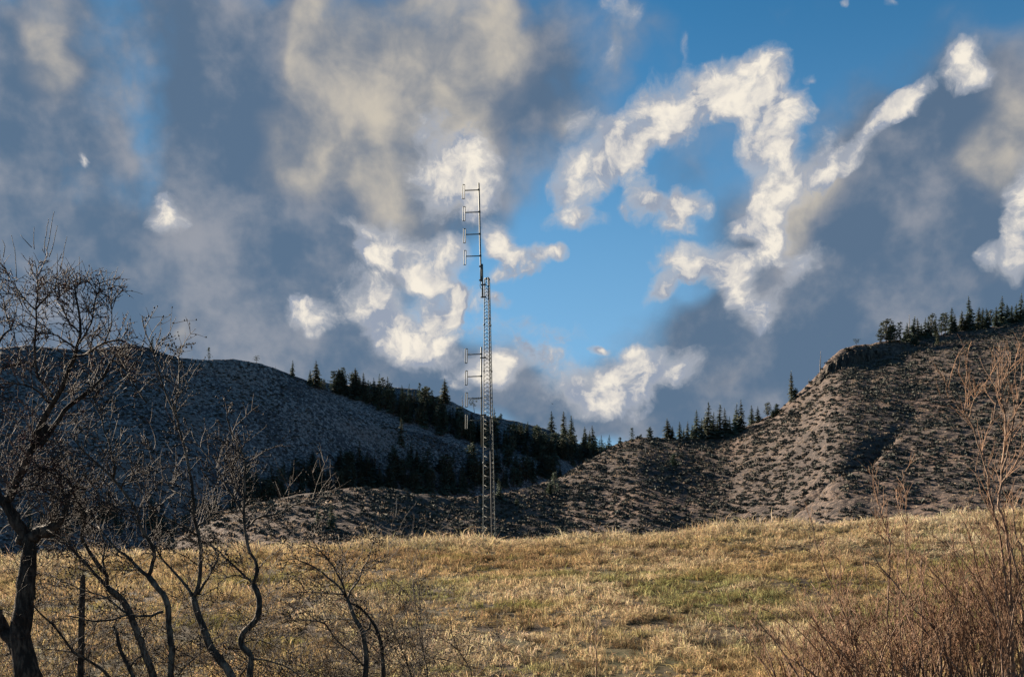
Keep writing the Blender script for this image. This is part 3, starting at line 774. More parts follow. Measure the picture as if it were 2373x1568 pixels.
grove = [(1547, 1014, 47, 'fir', 1.25), (1556, 1016, 30, 'fir', 1.2), (1574, 1013, 40, 'slim', 1.3), (1584, 1016, 28, 'slim', 1.2), (1591, 1014, 44, 'fir', .9), (1602, 1017, 36, 'fir', 1), (1613, 1016, 67, 'fir', .9), (1626, 1018, 50, 'fir', .9),
         (1638, 1017, 86, 'fir', .95), (1652, 1016, 62, 'fir', 1.0), (1660, 1014, 44, 'slim', 1.2), (1666, 1015, 80, 'slim', 1.1), (1681, 1013, 69, 'fir', .85), (1690, 1009, 45, 'fir', .9), (1702, 1007, 74, 'fir', .75), (1709, 1004, 50, 'fir', .8), (1716, 1000, 74, 'fir', .85), (1742, 982, 44, 'slim', 1.3), (1756, 977, 38, 'fir', 1.0)]
for i, (x, y, h, k, wd) in enumerate(grove):
    lab = f'{ordn[i]} tree from the left in the dark fir grove on the right ridge saddle'
    if i == 8: lab = 'tallest fir of the dark grove on the right ridge saddle'
    if i == 17: lab = 'slim fir standing clear right of the dark grove on the ridge saddle'
    if i == 18: lab = 'small fir on the far right of the grove, beside the slim one'
    on(hillR, x, y, h, k, lab, 'firs of the grove on the ridge saddle', wd)
GR = 'trees climbing the right ridge to the cliff'
for x, y, h, k, lab, wd in [
 (1778, 958, 34, 'pine', 'small round-headed pine with a bare stem right of the grove', 1.0),
 (1799, 962, 28, 'bushy', 'dark bushy juniper on the steepening right ridge', 1.1),
 (1790, 966, 18, 'bushy', 'low bush tucked left of the bushy juniper on the steepening ridge', 1.2),
 (1835, 926, 70, 'slim', 'tall ragged spire-like fir on the steep ridge left of the cliff', 0.85),
 (1842, 922, 24, 'bushy', 'low dark bush at the foot of the spire-like fir', 1.2),
 (1873, 890, 16, 'snag', 'tiny dead sapling between the spire-like fir and the cliff', 1.5),
 (1900, 862, 52, 'snag', 'tall bare leaning snag at the left end of the cliff', 1.2),
 (1983, 801, 17, 'flat', 'small flat-topped pine on the cliff rim', 1.3)]:
    on(hillR, x, y, h, k, lab, GR, wd)
rim = [(2040, 793, 32, 'pine', 1.1), (2053, 793, 55, 'pine', 1.25), (2062, 792, 44, 'bushy', .8), (2073, 792, 40, 'pine', 1.2), (2084, 796, 54, 'sparse', 1.0), (2095, 792, 26, 'bushy', .9), (2106, 788, 62, 'snag', 1.0), (2103, 789, 44, 'fir', 1.0), (2115, 788, 56, 'fir', .9),
       (2126, 785, 50, 'fir', .9), (2135, 783, 36, 'fir', 1.1), (2143, 781, 48, 'fir', .95), (2151, 780, 40, 'fir', 1), (2158, 779, 55, 'pine', .8), (2169, 776, 40, 'fir', 1.0), (2181, 773, 50, 'pine', .8), (2190, 771, 50, 'pine', .8), (2204, 769, 58, 'slim', 1.2), (2212, 768, 42, 'fir', 1.0),
       (2226, 766, 46, 'slim', 1.3), (2247, 764, 78, 'fir', .75), (2238, 766, 45, 'fir', 1.0), (2264, 762, 50, 'slim', 1.4), (2275, 761, 48, 'slim', 1.3), (2286, 759, 47, 'fir', .9), (2293, 758, 42, 'pine', .8), (2307, 756, 45, 'slim', 1.4), (2320, 754, 70, 'fir', .85), (2332, 751, 48, 'fir', 1.0), (2343, 748, 42, 'slim', 1.4), (2354, 746, 46, 'fir', .9), (2364, 744, 66, 'fir', .8), (2376, 741, 52, 'fir', .9), (2390, 738, 60, 'fir', .9), (2410, 734, 55, 'fir', .9)]
for i, (x, y, h, k, wd) in enumerate(rim):
    if k == 'snag': lab = 'bare spire-topped snag in the tree belt above the cliff'
    elif i == 1: lab = 'broad crooked pine at the left end of the belt above the cliff'
    elif i == 4: lab = 'sparse pine with a bare spike top near the left of the rim belt'
    elif i == 20: lab = 'tall ragged fir rising over the rim belt on the right ridge'
    elif i == 27: lab = 'tall broad fir second from the right frame edge on the rim'
    elif i == 31: lab = 'tall fir at the right edge of the picture on the rim'
    else: lab = 'dark conifer in the dense belt of trees along the right rim'
    on(hillR, x, y, h, k, lab, 'conifers of the belt along the right rim', wd)

# -- trees standing on the slopes
def wood(hill, n, region, hrange, lab, group, kinds=('fir', 'slim', 'pine', 'fir', 'pine'), seed=0):
    r = random.Random(seed); k = 0
    while k < n:
        x, y = region(r)
        if x is None: continue
        on(hill, x, y, r.uniform(*hrange), r.choice(kinds), lab, group, r.uniform(0.8, 1.2)); k += 1
def region_back(r):
    x = r.uniform(770, 1420); lo = np.interp(x, [770, 860, 950, 1100, 1250, 1420], [905, 940, 985, 1030, 1070, 1100]); hi = np.interp(x, [770, 900, 1000, 1100, 1250, 1420], [900, 908, 935, 985, 1010, 1065])
    return (x, hi + 8 + (lo - hi - 8) * r.random() ** 0.8) if lo > hi + 8 else (x, hi + 6)
wood(hillB, 150, region_back, (36, 58), 'dark fir in the shaded wood on the back ridge slope', 'firs of the wood on the back ridge slope', seed=1)
def region_valley(r):
    x = r.uniform(560, 1330); y = np.interp(x, [560, 700, 850, 1000, 1170, 1330], [1190, 1160, 1140, 1145, 1135, 1085]) - r.random() ** 1.6 * 62
    return x, y
wood(hillL, 150, lambda r: region_valley(r), (38, 64), 'dark fir in the shaded wood along the valley floor behind the hillock', 'firs of the valley wood', seed=2)
def region_left(r):
    return r.uniform(60, 560), 1255 - r.random() ** 1.3 * 75
wood(hillL, 34, region_left, (38, 66), 'dark fir low on the left hill behind the bare trees', 'firs at the foot of the left hill', seed=3)
for x, y, h, k, lab, hl in [
 (917, 1199, 52, 'snag', 'blackened narrow snag on the hillock left of the mast', hillR), (768, 1226, 62, 'fir', 'dark fir at the near foot of the hillock, left of the mast', hillR),
 (736, 1216, 44, 'slim', 'slim dark tree beside the fir at the foot of the hillock', hillR), (1197, 1171, 18, 'bushy', 'small green juniper on the bare patch right of the mast', hillR),
 (1284, 1146, 56, 'sparse', 'scraggly dark tree in the draw right of the mast', hillR), (1272, 1144, 30, 'bushy', 'dark bush below the scraggly tree in the draw', hillR), (1160, 1160, 52, 'fir', 'dark fir at the end of the valley wood right of the mast', hillR),
 (930, 1030, 62, 'slim', 'slim dark fir alone on the lit shoulder of the left hill', hillL), (1560, 1082, 34, 'bushy', 'round dark juniper on the slope below the saddle grove', hillR),
 (1496, 1050, 34, 'snag', 'thin dead trunk on the slope below the round pine', hillR), (1625, 1064, 34, 'snag', 'thin dead trunk on the slope below the saddle grove', hillR), (1728, 1042, 34, 'snag', 'thin dead trunk on the steep slope right of the grove', hillR),
 (2120, 800, 26, 'bushy', 'bushy conifer just below the rim belt', hillR), (2172, 800, 34, 'slim', 'dark slim fir standing below the rim belt', hillR), (2244, 812, 20, 'slim', 'small dark fir on the open slope under the rim belt', hillR),
 (1050, 1072, 30, 'slim', 'small fir on the lower left hill by the mast', hillL), (842, 1112, 40, 'snag', 'pale dead trunk in front of the valley wood', hillL)]:
    on(hl, x, y, h, k, lab, None)
# the rest of the wood reads as one dark mass
def wood_mass():
    r = random.Random(77)
    for label, hill, reg, n, hr in (('continuous dark conifer wood covering the shaded back ridge slope', hillB, region_back, 60, (30, 54)), ('continuous dark conifer wood along the valley floor behind the hillock', hillL, region_valley, 45, (30, 58))):
        mb = MB(); src = [pr[0] for pr in PROTO['fir'][:3] + PROTO['slim'][:2]]
        data = []
        for o in src:
            me = [c for c in o.children if c.name.startswith('crown')][0].data
            V = np.empty(len(me.vertices) * 3, np.float32); me.vertices.foreach_get('co', V); V = V.reshape(-1, 3)
            f = np.empty(len(me.loops), np.int32); me.loops.foreach_get('vertex_index', f); data.append((V, f.reshape(-1, 4)))
        for k in range(n):
            x, y = reg(r); q = hill.at_screen(x, y); h = r.uniform(*hr) / F * q[1]; w = h * r.uniform(1.2, 1.7); a = r.uniform(0, 6.28)
            V, f = data[k % 5]
            R = np.array([[math.cos(a) * w, -math.sin(a) * w, 0], [math.sin(a) * w, math.cos(a) * w, 0], [0, 0, h]])
            mb.add(V @ R.T + q - np.array([0, 0, 0.4]), [f])
        tag(mb.build('conifer_wood', NEEDLE[1]), label, 'wood', kind='stuff')
wood_mass()
for lst in PROTO.values():
    for pr in lst:
        if not pr[1]:
            for ch in list(pr[0].children): bpy.data.objects.remove(ch)
            bpy.data.objects.remove(pr[0])
# ================================================================ lattice radio mast with two folded-dipole arrays
def build_tower():
    steel = plain('galvanised_steel', (0.078, 0.088, 0.082), 0.6, 0.25, 6.0, 0.2)
    darks = plain('weathered_steel', (0.045, 0.047, 0.048), 0.6, 0.3, 5.0, 0.2)
    coax = plain('black_coax', (0.012, 0.012, 0.013), 0.5, 0.2, 5.0)
    YT = 64.0
    m = F / YT                                  # pixels per metre at the mast
    zg = float(field_z(-3.0, YT))
    def W(x, y): return P(x, y, YT)
    root = empty('radio_mast', (W(1136, 1228)[0], YT, zg))
    tag(root, 'tall slender steel lattice radio mast with dipole antennas standing behind the grassy brow', 'radio mast')
    base = np.array(root.location)
    off = lambda p: np.asarray(p) - base
    ztop = W(0, 645)[2]; zbot = zg - 0.2
    angs = [math.radians(a) for a in (168, 288, 48)]
    cb = W(1135.8, 1228); ct = W(1129.0, 645)
    def leg(i, z):
        t = (z - cb[2]) / (ct[2] - cb[2]); R = (16.7 + (7.3 - 16.7) * t) / m
        c = cb + (ct - cb) * t
        return np.array([c[0] + R * math.cos(angs[i]), YT + R * math.sin(angs[i]), z])
    zs = np.linspace(zbot, ztop, 24)
    for i in range(3):
        mb = MB(); tube(mb, [off(leg(i, z)) for z in zs], 0.028 if i != 1 else 0.034, 8)
        mb.build('leg', darks if i == 1 else steel, root, smooth=True)
    # splice flanges, horizontal and diagonal braces, one mesh for each face of the mast
    for (i, j) in ((0, 1), (1, 2), (2, 0)):
        mb = MB(); z = zbot + 0.1; side = 0
        while z < ztop - 0.1:
            t = (z - zbot) / (ztop - zbot); dz = 0.36 + (0.20 - 0.36) * t
            z2 = min(z + dz, ztop - 0.02)
            a, b = (i, j) if side else (j, i)
            tube(mb, [off(leg(a, z)), off(leg(b, z2))], 0.0105, 5)
            if side == 0 or t > 0.45: tube(mb, [off(leg(b, z)), off(leg(a, z2))], 0.008, 5)
            z = z2; side = 1 - side
        for k in range(7):
            zz = zbot + (ztop - zbot) * (k + 1) / 7 - 0.03
            tube(mb, [off(leg(i, zz)), off(leg(j, zz))], 0.013, 5)
        mb.build('bracing', steel, root)
    mb = MB()
    for k in range(1, 6):
        zz = zbot + (ztop - zbot) * k / 6
        for i in range(3):
            p = off(leg(i, zz)); tube(mb, [p - [0, 0, 0.05], p + [0, 0, 0.05]], 0.055, 8)
    mb.build('splice_collar', steel, root)
    mb = MB()                                    # top plate ring
    tops = [off(leg(i, ztop)) for i in range(3)]
    for i in range(3): tube(mb, [tops[i], tops[(i + 1) % 3]], 0.028, 6)
    mb.build('top_plate', darks, root)
    mb = MB()                                    # coax run strapped along the near leg
    cs = []
    for z in zs:
        p = leg(1, z); cs.append(off(p + np.array([-0.035, -0.05, 0])))
    tube(mb, [c for c, z in zip(cs, zs) if z < W(0, 985)[2]], 0.045, 6)
    tube(mb, [c + np.array([0.02, 0.03, 0]) for c, z in zip(cs, zs)], 0.022, 6)
    mb.build('coax_cable', coax, root, smooth=True)

    def array(pts, arms, loops, r, loop_h=33.0, loop_w=4.6):
        """vertical mast with four folded dipoles: mast is the part, each dipole a sub-part"""
        mb = MB(); tube(mb, [off(W(x, y)) for x, y in pts], r, 8)
        part = mb.build('antenna_mast', steel, root, smooth=True)
        mx = lerp(sorted([(y, x) for x, y in pts]))
        for y, lx in zip(arms, loops):
            d = MB(); q = []
            hh, hw = loop_h / 2, loop_w / 2
            for s in np.linspace(0, 2 * math.pi, 28, endpoint=True):
                cx_ = math.cos(s); sy_ = math.sin(s)
                yy = (hh - hw) * np.sign(sy_) * min(1, abs(sy_) * 4) + hw * sy_
                q.append(off(W(lx + hw * np.sign(cx_) * min(1.0, abs(cx_) * 3.0) + yy * 0.02, y + 3 - yy)))
            tube(d, q, 0.026, 6, cap=False)
            tube(d, [off(W(lx + hw, y)), off(W(mx(y), y - 1))], 0.034, 6)
            box(d, off(W(mx(y), y - 1)) + np.array([0, -0.03, 0]), 0.13, 0.13, 0.09)
            d.build('dipole', steel, part)
        return part
    up = array([(1109.0, 424.5), (1111.0, 500), (1112.2, 570), (1113.7, 617), (1114.0, 652)], [441.5, 492.5, 543.5, 594.0], [1073.8, 1075.0, 1076.0, 1077.0], 0.052)
    lo = array([(1114.9, 804), (1115.3, 900), (1116.0, 1035)], [821.3, 872.4, 923.0, 974.0], [1080.0, 1080.2, 1080.4, 1080.8], 0.05)
    mb = MB(); tube(mb, [off(W(1117.0, 612)), off(W(1117.4, 650)), off(W(1118.0, 690))], 0.056, 8)
    sp = mb.build('support_pipe', steel, root, smooth=True)
    mb = MB()
    for y in (617, 649): tube(mb, [off(W(1109.8, y)), off(W(1118.8, y))], 0.055, 6)
    mb.build('pipe_clamp', darks, root)
    mb = MB()
    for y in (660, 688.5): tube(mb, [off(W(1113.5, y)), off(W(1126.5, y - 0.6))], 0.048, 6)
    mb.build('support_bracket', darks, root)
    mb = MB()
    for y in (828.5, 961): tube(mb, [off(W(1112.0, y)), off(W(1126.5, y))], 0.045, 6)
    mb.build('support_bracket', darks, root)
    mb = MB(); tube(mb, [off(W(1113.6, 652)), off(W(1111.4, 661)), off(W(1113.5, 668)), off(W(1120, 672))], 0.018, 5)
    mb.build('coax_jumper', coax, root, smooth=True)
build_tower()

# a bird gliding above the notch
def build_bird():
    q = P(1279, 935, 300.0)
    mb = MB(); rr = np.array([0.01, 0.05, 0.085, 0.075, 0.05, 0.02]); xs = np.array([-0.30, -0.22, -0.05, 0.1, 0.24, 0.36])
    tube(mb, [(x, 0, 0.02 * math.sin(x * 4)) for x in xs], rr, 8)
    for s in (-1, 1):
        v = []
        for t in np.linspace(0, 1, 7):
            ch = 0.24 * (1 - 0.75 * t ** 1.6); yy = s * (0.05 + 0.62 * t); zz = 0.16 * math.sin(t * 2.0) * 0.8
            v += [(0.06 + ch * 0.4 - 0.10 * t, yy, zz), (0.06 - ch * 0.6 - 0.10 * t, yy, zz), (0.06 - 0.1 * t, yy, zz + 0.015 * (1 - t))]
        f = []
        for k in range(6):
            a = k * 3; f += [[a, a + 3, a + 5, a + 2], [a + 2, a + 5, a + 4, a + 1]]
        mb.add(v, [np.array(f)])
    mb.add([(-0.28, -0.03, 0), (-0.28, 0.03, 0), (-0.5, 0.09, 0.01), (-0.5, -0.09, 0.01)], [np.array([[0, 1, 2, 3]])])
    o = mb.build('bird', plain('bird_feather', (0.02, 0.02, 0.022), 0.8))
    o.location = q; o.rotation_euler = (0.5, 0.1, math.radians(70))
    tag(o, 'tiny dark bird gliding under the low cumulus above the valley notch', 'bird')
build_bird()
# ================================================================ bare trees and shrubs close to the camera
BARK_DARK = bark('old_bark', (0.018, 0.013, 0.010), (0.14, 0.10, 0.072), 14.0, 0.35)
BARK_GREY = bark('grey_bark', (0.026, 0.020, 0.016), (0.20, 0.155, 0.115), 16.0, 0.4)
TWIG = plain('twig_bark', (0.036, 0.026, 0.021), 0.85, 0.45, 5.0)
TWIG_RED = plain('red_twig_bark', (0.19, 0.108, 0.064), 0.8, 0.45, 4.0)
STEM_RED = bark('shrub_bark', (0.050, 0.028, 0.020), (0.34, 0.235, 0.165), 20.0, 0.7)
BUD_RED = plain('red_bud', (0.085, 0.036, 0.030), 0.8, 0.4, 9.0)
BUD_DARK = plain('dark_catkin', (0.022, 0.017, 0.014), 0.9, 0.4, 9.0)
WOOD_POST = bark('weathered_wood', (0.02, 0.016, 0.013), (0.12, 0.095, 0.075), 26.0, 0.4)

OCT_F = np.array([[0, 2, 4], [2, 1, 4], [1, 3, 4], [3, 0, 4], [2, 0, 5], [1, 2, 5], [3, 1, 5], [0, 3, 5]])
def bud(mb, c, d, L, W):
    d = d / (np.linalg.norm(d) + 1e-9); s = np.cross(d, [0.3, 0.2, 0.93]); s /= (np.linalg.norm(s) + 1e-6); t = np.cross(d, s)
    mb.add(np.array([c + s * W, c - s * W, c + t * W, c - t * W, c + d * L, c - d * L * 0.7]), [OCT_F])

class Plant:
    def __init__(s, seed, Y):
        s.r = np.random.default_rng(seed); s.Y = Y
        s.trunk = MB(); s.twig = MB(); s.buds = MB(); s.nt = 0
        s.limbs = []
    def px2m(s): return s.Y / F
    def limb(s, pts, w0, w1, dy0=0.0, dy1=0.0, tr=True, wob=0.006, z0=None):
        """traced limb: screen points from thick to thin end, widths in px, depth offsets in metres; returns 3D path"""
        n = len(pts); Ys = s.Y + np.linspace(dy0, dy1, n)
        raw = np.array([P(x, y, yy) for (x, y), yy in zip(pts, Ys)])
        raw = np.concatenate([raw, (np.linspace(w0, w1, n) * s.px2m() / 2)[:, None]], 1)
        q = resample(raw, 0.12, 0, None)
        k = len(q); q[1:, :3] += s.r.normal(0, wob, (k - 1, 3))
        q[:, 3] *= 1 + s.r.normal(0, 0.05, k)
        q[:, 3] = np.maximum(q[:, 3], 0.003)
        big = q[:, 3].max() > 0.02
        tube(s.trunk if tr else s.twig, q[:, :3], q[:, 3], 9 if big else 5)
        s.limbs.append(q)
        return q
    def root_down(s, q, zg):
        """carry the foot of a limb into the ground, flaring a little"""
        a = q[0]; d = (q[0, :3] - q[min(3, len(q) - 1), :3]); d /= np.linalg.norm(d) + 1e-9
        pts = [a[:3]]; r = [a[3]]
        z = a[2]; c = a[:3].copy()
        for k in range(6):
            f = (k + 1) / 6
            c = c + np.array([d[0] * 0.5, 0, -1.0]) * max(z - zg + 0.1, 0.1) / 6 * np.array([1 - f, 1, 1])
            pts.append(c.copy()); r.append(a[3] * (1 + 0.35 * f * f))
        tube(s.trunk, pts, r, 9)
    def twigs(s, q, n, L, depth=1, t0=0.1, t1=1.0, up=0.3, wid=0.0055, spread=0.9, bud_fn=None, curl=0.35, kids=4, flat=0.55):
        """sprout n twigs along path q, each forking `depth` more times"""
        r = s.r; pos = q[:, :3]; k = len(pos)
        for _ in range(n):
            t = t0 + (t1 - t0) * r.random(); i = min(int(t * (k - 1)), k - 2)
            a = pos[i] + (pos[i + 1] - pos[i]) * r.random()
            tang = pos[min(i + 2, k - 1)] - pos[max(i - 1, 0)]; tang /= np.linalg.norm(tang) + 1e-9
            s.shoot(a, tang, L * r.uniform(0.45, 1.25) * (1.1 - 0.45 * t), depth, up, wid, spread, bud_fn, curl, kids, flat)
    def shoot(s, a, tang, L, depth, up, wid, spread, bud_fn, curl, kids, flat=0.55):
        r = s.r; s.nt += 1
        perp = r.normal(0, 1, 3) * np.array([1, flat, 1]); perp -= tang * perp.dot(tang); perp /= np.linalg.norm(perp) + 1e-9
        d = tang * (1 - 0.35 * spread) + perp * spread + np.array([0, 0, up]); d /= np.linalg.norm(d)
        nseg = max(4, int(L / 0.11)); st = L / nseg; pts = [a]
        bend = r.normal(0, curl, 3) * np.array([1, 0.5, 1])
        for _ in range(nseg):
            d = d + bend * st * 1.5 + r.normal(0, 0.11, 3) + np.array([0, 0, up * 0.22 * st]); d /= np.linalg.norm(d)
            pts.append(pts[-1] + d * st)
        pts = np.array(pts)
        tube(s.twig, pts, np.linspace(wid, wid * 0.45, len(pts)), 4 if wid > 0.007 else 3, cap=False)
        if depth > 0:
            for _ in range(int(kids * r.uniform(0.6, 1.4) + 0.5)):
                i = r.integers(1, len(pts) - 1); tg = pts[i + 1] - pts[i]; tg /= np.linalg.norm(tg) + 1e-9
                s.shoot(pts[i], tg, L * r.uniform(0.3, 0.65), depth - 1, up, wid * 0.72, spread, bud_fn, curl, kids, flat)
        if bud_fn: bud_fn(s, pts)
    def finish(s, name, label, cat, bark_m, twig_m, bud_m, group=None, budname='buds'):
        zg = min(float(v[:, 2].min()) for v in s.trunk.v) if s.trunk.v else min(float(v[:, 2].min()) for v in s.twig.v)
        allv = (s.trunk.v or s.twig.v)[0][0]
        root = empty(name, (float(allv[0]), float(allv[1]), zg))
        off = np.array(root.location)
        for mb, nm, mt in ((s.trunk, 'trunk', bark_m), (s.twig, 'crown', twig_m), (s.buds, budname, bud_m)):
            if mb.v:
                mb.v = [v - off for v in mb.v]
                mb.build(nm, mt, root, smooth=(nm == 'trunk'))
        tag(root, label, cat, group); return root

def red_buds(s, pts):
    for p_, q_ in zip(pts[1:-1], pts[2:]):
        if s.r.random() < 0.5:
            d = q_ - p_ + s.r.normal(0, 0.05, 3); bud(s.buds, p_ + s.r.normal(0, 0.006, 3), d, s.r.uniform(0.014, 0.028), s.r.uniform(0.007, 0.011))
def cones(s, pts):
    for p_, q_ in zip(pts[2:], pts[1:-1]):
        if s.r.random() < 0.42:
            d = s.r.normal(0, 0.5, 3) + np.array([0, 0, 0.8]); bud(s.buds, p_ + np.array([0, 0, 0.01]), d, s.r.uniform(0.016, 0.030), s.r.uniform(0.010, 0.016))

Z1 = lambda pts: [(x * 0.3782, 444.8 + y * 0.3782) for x, y in pts]       # survey sheets -> common frame
Z2 = lambda pts: [(x * 0.3782, 974.8 + y * 0.3782) for x, y in pts]
ZA = lambda pts: [(667.2 + x * 0.4686, 1111.9 + y * 0.4686) for x, y in pts]
Z7 = lambda pts: [(1704.9 + x * 0.3782, 630.1 + y * 0.3782) for x, y in pts]
Z8 = lambda pts: [(1779 + x * 0.3381, 1037.8 + y * 0.3381) for x, y in pts]
GZ = lambda X, Y: float(field_z(X, Y))

# ---- old tree at the left edge
def old_tree():
    s = Plant(101, 15.0)
    q = s.limb(Z2([(185, 1600), (150, 1470), (125, 1350), (140, 1200), (155, 1050), (170, 900), (178, 780), (165, 700)]), 56, 30)
    s.root_down(q, GZ(q[0][0], q[0][1]))
    s.limb(Z2([(-40, 1170), (20, 1270), (70, 1340), (110, 1420)]), 30, 30, 0.1, 0)
    s.limb(Z2([(20, 1280), (5, 1230), (0, 1150)]), 16, 10)
    fork = s.limb(Z2([(170, 740), (120, 650), (80, 580), (35, 510), (10, 480)]), 30, 22)
    s.limb(Z2([(10, 490), (-20, 440), (-50, 380)]), 18, 14)
    main = s.limb(Z2([(20, 500), (65, 470), (100, 375), (150, 270), (190, 185), (240, 100), (290, 25)]), 19, 15)
    right = s.limb(Z2([(185, 720), (240, 670), (300, 665), (350, 640), (395, 570), (415, 480), (425, 430)]), 24, 8)
    # burl on the right arm
    for cx, cy, rad in ((240, 690, .12), (290, 680, .13), (330, 650, .10), (150, 730, .13), (205, 715, .12)):
        c = P(*Z2([(cx, cy)])[0], 15.0); n = 5; dirs = s.r.normal(0, 1, (n, 3))
        tube(s.trunk, [c + np.array([-rad * .9, 0, -0.03]), c + np.array([-rad * .4, 0, 0.0]), c + np.array([rad * .4, 0, .02]), c + np.array([rad * .9, 0, 0.03])], [rad * .35, rad * .8, rad * .75, rad * .3], 9)
    L = []
    L += [s.limb(Z1([(205, 1560), (240, 1440), (290, 1350), (340, 1270), (400, 1150), (440, 1050), (470, 950), (492, 870), (482, 720), (460, 600), (455, 560)]), 16, 2.2, 0, -0.5)]
    L += [s.limb(Z1([(240, 1560), (330, 1440), (400, 1340), (480, 1265), (560, 1210), (625, 1145), (665, 1070), (712, 1000), (780, 1010)]), 13, 3, 0, 0.6)]
    L += [s.limb(Z1([(462, 1000), (510, 1000), (560, 970), (640, 922), (745, 905)]), 6, 4, -0.2, -0.5)]
    L += [s.limb(Z1([(345, 1275), (300, 1215), (265, 1170), (222, 1110), (212, 950), (220, 800), (227, 650), (232, 560), (212, 420)]), 9, 1.6, 0, 0.3)]
    L += [s.limb(Z1([(222, 1080), (160, 1050), (80, 1060), (0, 1080), (-60, 1090)]), 5, 2.2, 0.2, 0.6)]
    L += [s.limb(Z1([(330, 1320), (240, 1230), (140, 1180), (40, 1170), (-40, 1190)]), 6, 2.4, 0, -0.6)]
    L += [s.limb(Z1([(-30, 960), (20, 880), (65, 840), (40, 760), (20, 640)]), 6, 2, 0, 0.4)]
    L += [s.limb(Z1([(215, 715), (165, 670), (110, 600), (70, 540), (30, 460)]), 4, 1.4, 0.2, 0.6)]
    L += [s.limb(Z1([(222, 710), (270, 660), (320, 615), (350, 560)]), 3.5, 1.4, 0.2, -0.2)]
    L += [s.limb(Z1([(455, 950), (390, 905), (320, 870), (230, 865)]), 5, 2, -0.3, 0.0)]
    L += [s.limb(Z1([(475, 930), (520, 880), (560, 800), (575, 720), (590, 640), (620, 560)]), 4.5, 1.4, -0.3, -0.8)]
    L += [s.limb(Z1([(488, 860), (430, 800), (380, 720), (350, 640), (330, 560)]), 4, 1.4, -0.3, 0.2)]
    L += [s.limb(Z1([(640, 922), (680, 820), (690, 700), (660, 620)]), 3.2, 1.2, -0.5, -0.7)]
    L += [s.limb(Z1([(712, 1000), (745, 1040), (790, 1120), (800, 1180), (850, 1230)]), 3.6, 1.6, 0.5, 0.9)]
    L += [s.limb(Z2([(415, 480), (440, 400), (380, 330), (300, 300), (200, 290)]), 4.5, 2, 0, -0.4)]
    L += [s.limb(Z2([(420, 440), (470, 400), (540, 420), (600, 480)]), 3.5, 1.6, 0, 0.5)]
    L += [s.limb(Z2([(70, 470), (40, 380), (-20, 320)]), 5, 2)]
    L += [s.limb(Z2([(80, 410), (200, 395), (330, 405), (440, 440)]), 3.4, 1.4, 0, -0.5)]
    # leader shoots standing above the crown
    for pts in ([(300, 400), (320, 350), (340, 260), (352, 205)], [(270, 370), (275, 300), (290, 210), (300, 165)], [(285, 360), (300, 300), (318, 200), (332, 120)], [(365, 490), (380, 420), (395, 340), (410, 275)],
                [(210, 350), (205, 290), (210, 215)], [(400, 530), (408, 480), (418, 430)], [(485, 570), (488, 500), (484, 398)], [(665, 650), (660, 580), (652, 474)], [(625, 620), (632, 560), (648, 500)], [(195, 340), (160, 300), (125, 262)],
                [(100, 520), (95, 430), (90, 350), (68, 265)], [(590, 580), (565, 545), (538, 515)], [(20, 400), (30, 330), (15, 295)], [(680, 670), (700, 645)]):
        s.limb(Z1(pts), 2.0, 1.0, -0.1, -0.1, tr=False, wob=0.003)
    # crown twigs: dense, stubby and budded
    for i, q in enumerate(L):
        ln = float(np.linalg.norm(np.diff(q[:, :3], axis=0), axis=1).sum())
        s.twigs(q, int(ln * 15), 0.62, 1, 0.22, 1.0, 0.34, 0.0068, 0.95, red_buds, 0.35, 5)
    s.twigs(main, 44, 1.0, 2, 0.1, 1.0, 0.0, 0.006, 1.0, red_buds, 0.5, 3)
    s.twigs(fork, 26, 0.9, 1, 0.2, 1.0, 0.1, 0.006, 1.0, None, 0.6, 3)
    # suckers bristling off the pollard arm
    s.twigs(right, 60, 1.0, 1, 0.15, 1.0, 0.25, 0.0065, 1.0, None, 0.5, 3)
    s.twigs(s.limbs[0], 46, 1.0, 1, 0.15, 1.0, 0.1, 0.006, 1.0, None, 0.6, 3)
    for q in (main, right): s.twigs(q, 20, 1.3, 1, 0.0, 1.0, -0.35, 0.006, 0.9, None, 0.5, 4)
    s.finish('bare_tree', 'largest bare tree with a thick dark forked trunk at the left edge', 'tree', BARK_DARK, TWIG, BUD_RED)

def thin_tree(seed, Y, label, limbs, group, dens=10.0, L=0.72, up=0.28, budf=cones, stub=None):
    s = Plant(seed, Y); first = True
    for k, it in enumerate(limbs):
        pts, w0, w1 = it[:3]; d0, d1 = it[3:5] if len(it) > 3 else (0, 0)
        q = s.limb(pts, w0, w1, d0, d1)
        if first: s.root_down(q, GZ(q[0][0], q[0][1])); first = False
        ln = float(np.linalg.norm(np.diff(q[:, :3], axis=0), axis=1).sum())
        if w0 < 16 and w0 > 1.5: s.twigs(q, int(ln * dens), L, 1, 0.12, 1.0, up, 0.0068, 0.9, budf, 0.4, 4)
        elif w0 >= 16: s.twigs(q, int(ln * dens * 0.45), L * 0.9, 1, 0.1, 1.0, up * 0.3, 0.0064, 1.0, budf, 0.6, 3)
    return s.finish('bare_tree', label, 'tree', BARK_GREY, TWIG, BUD_DARK, group, 'catkin_blossom')

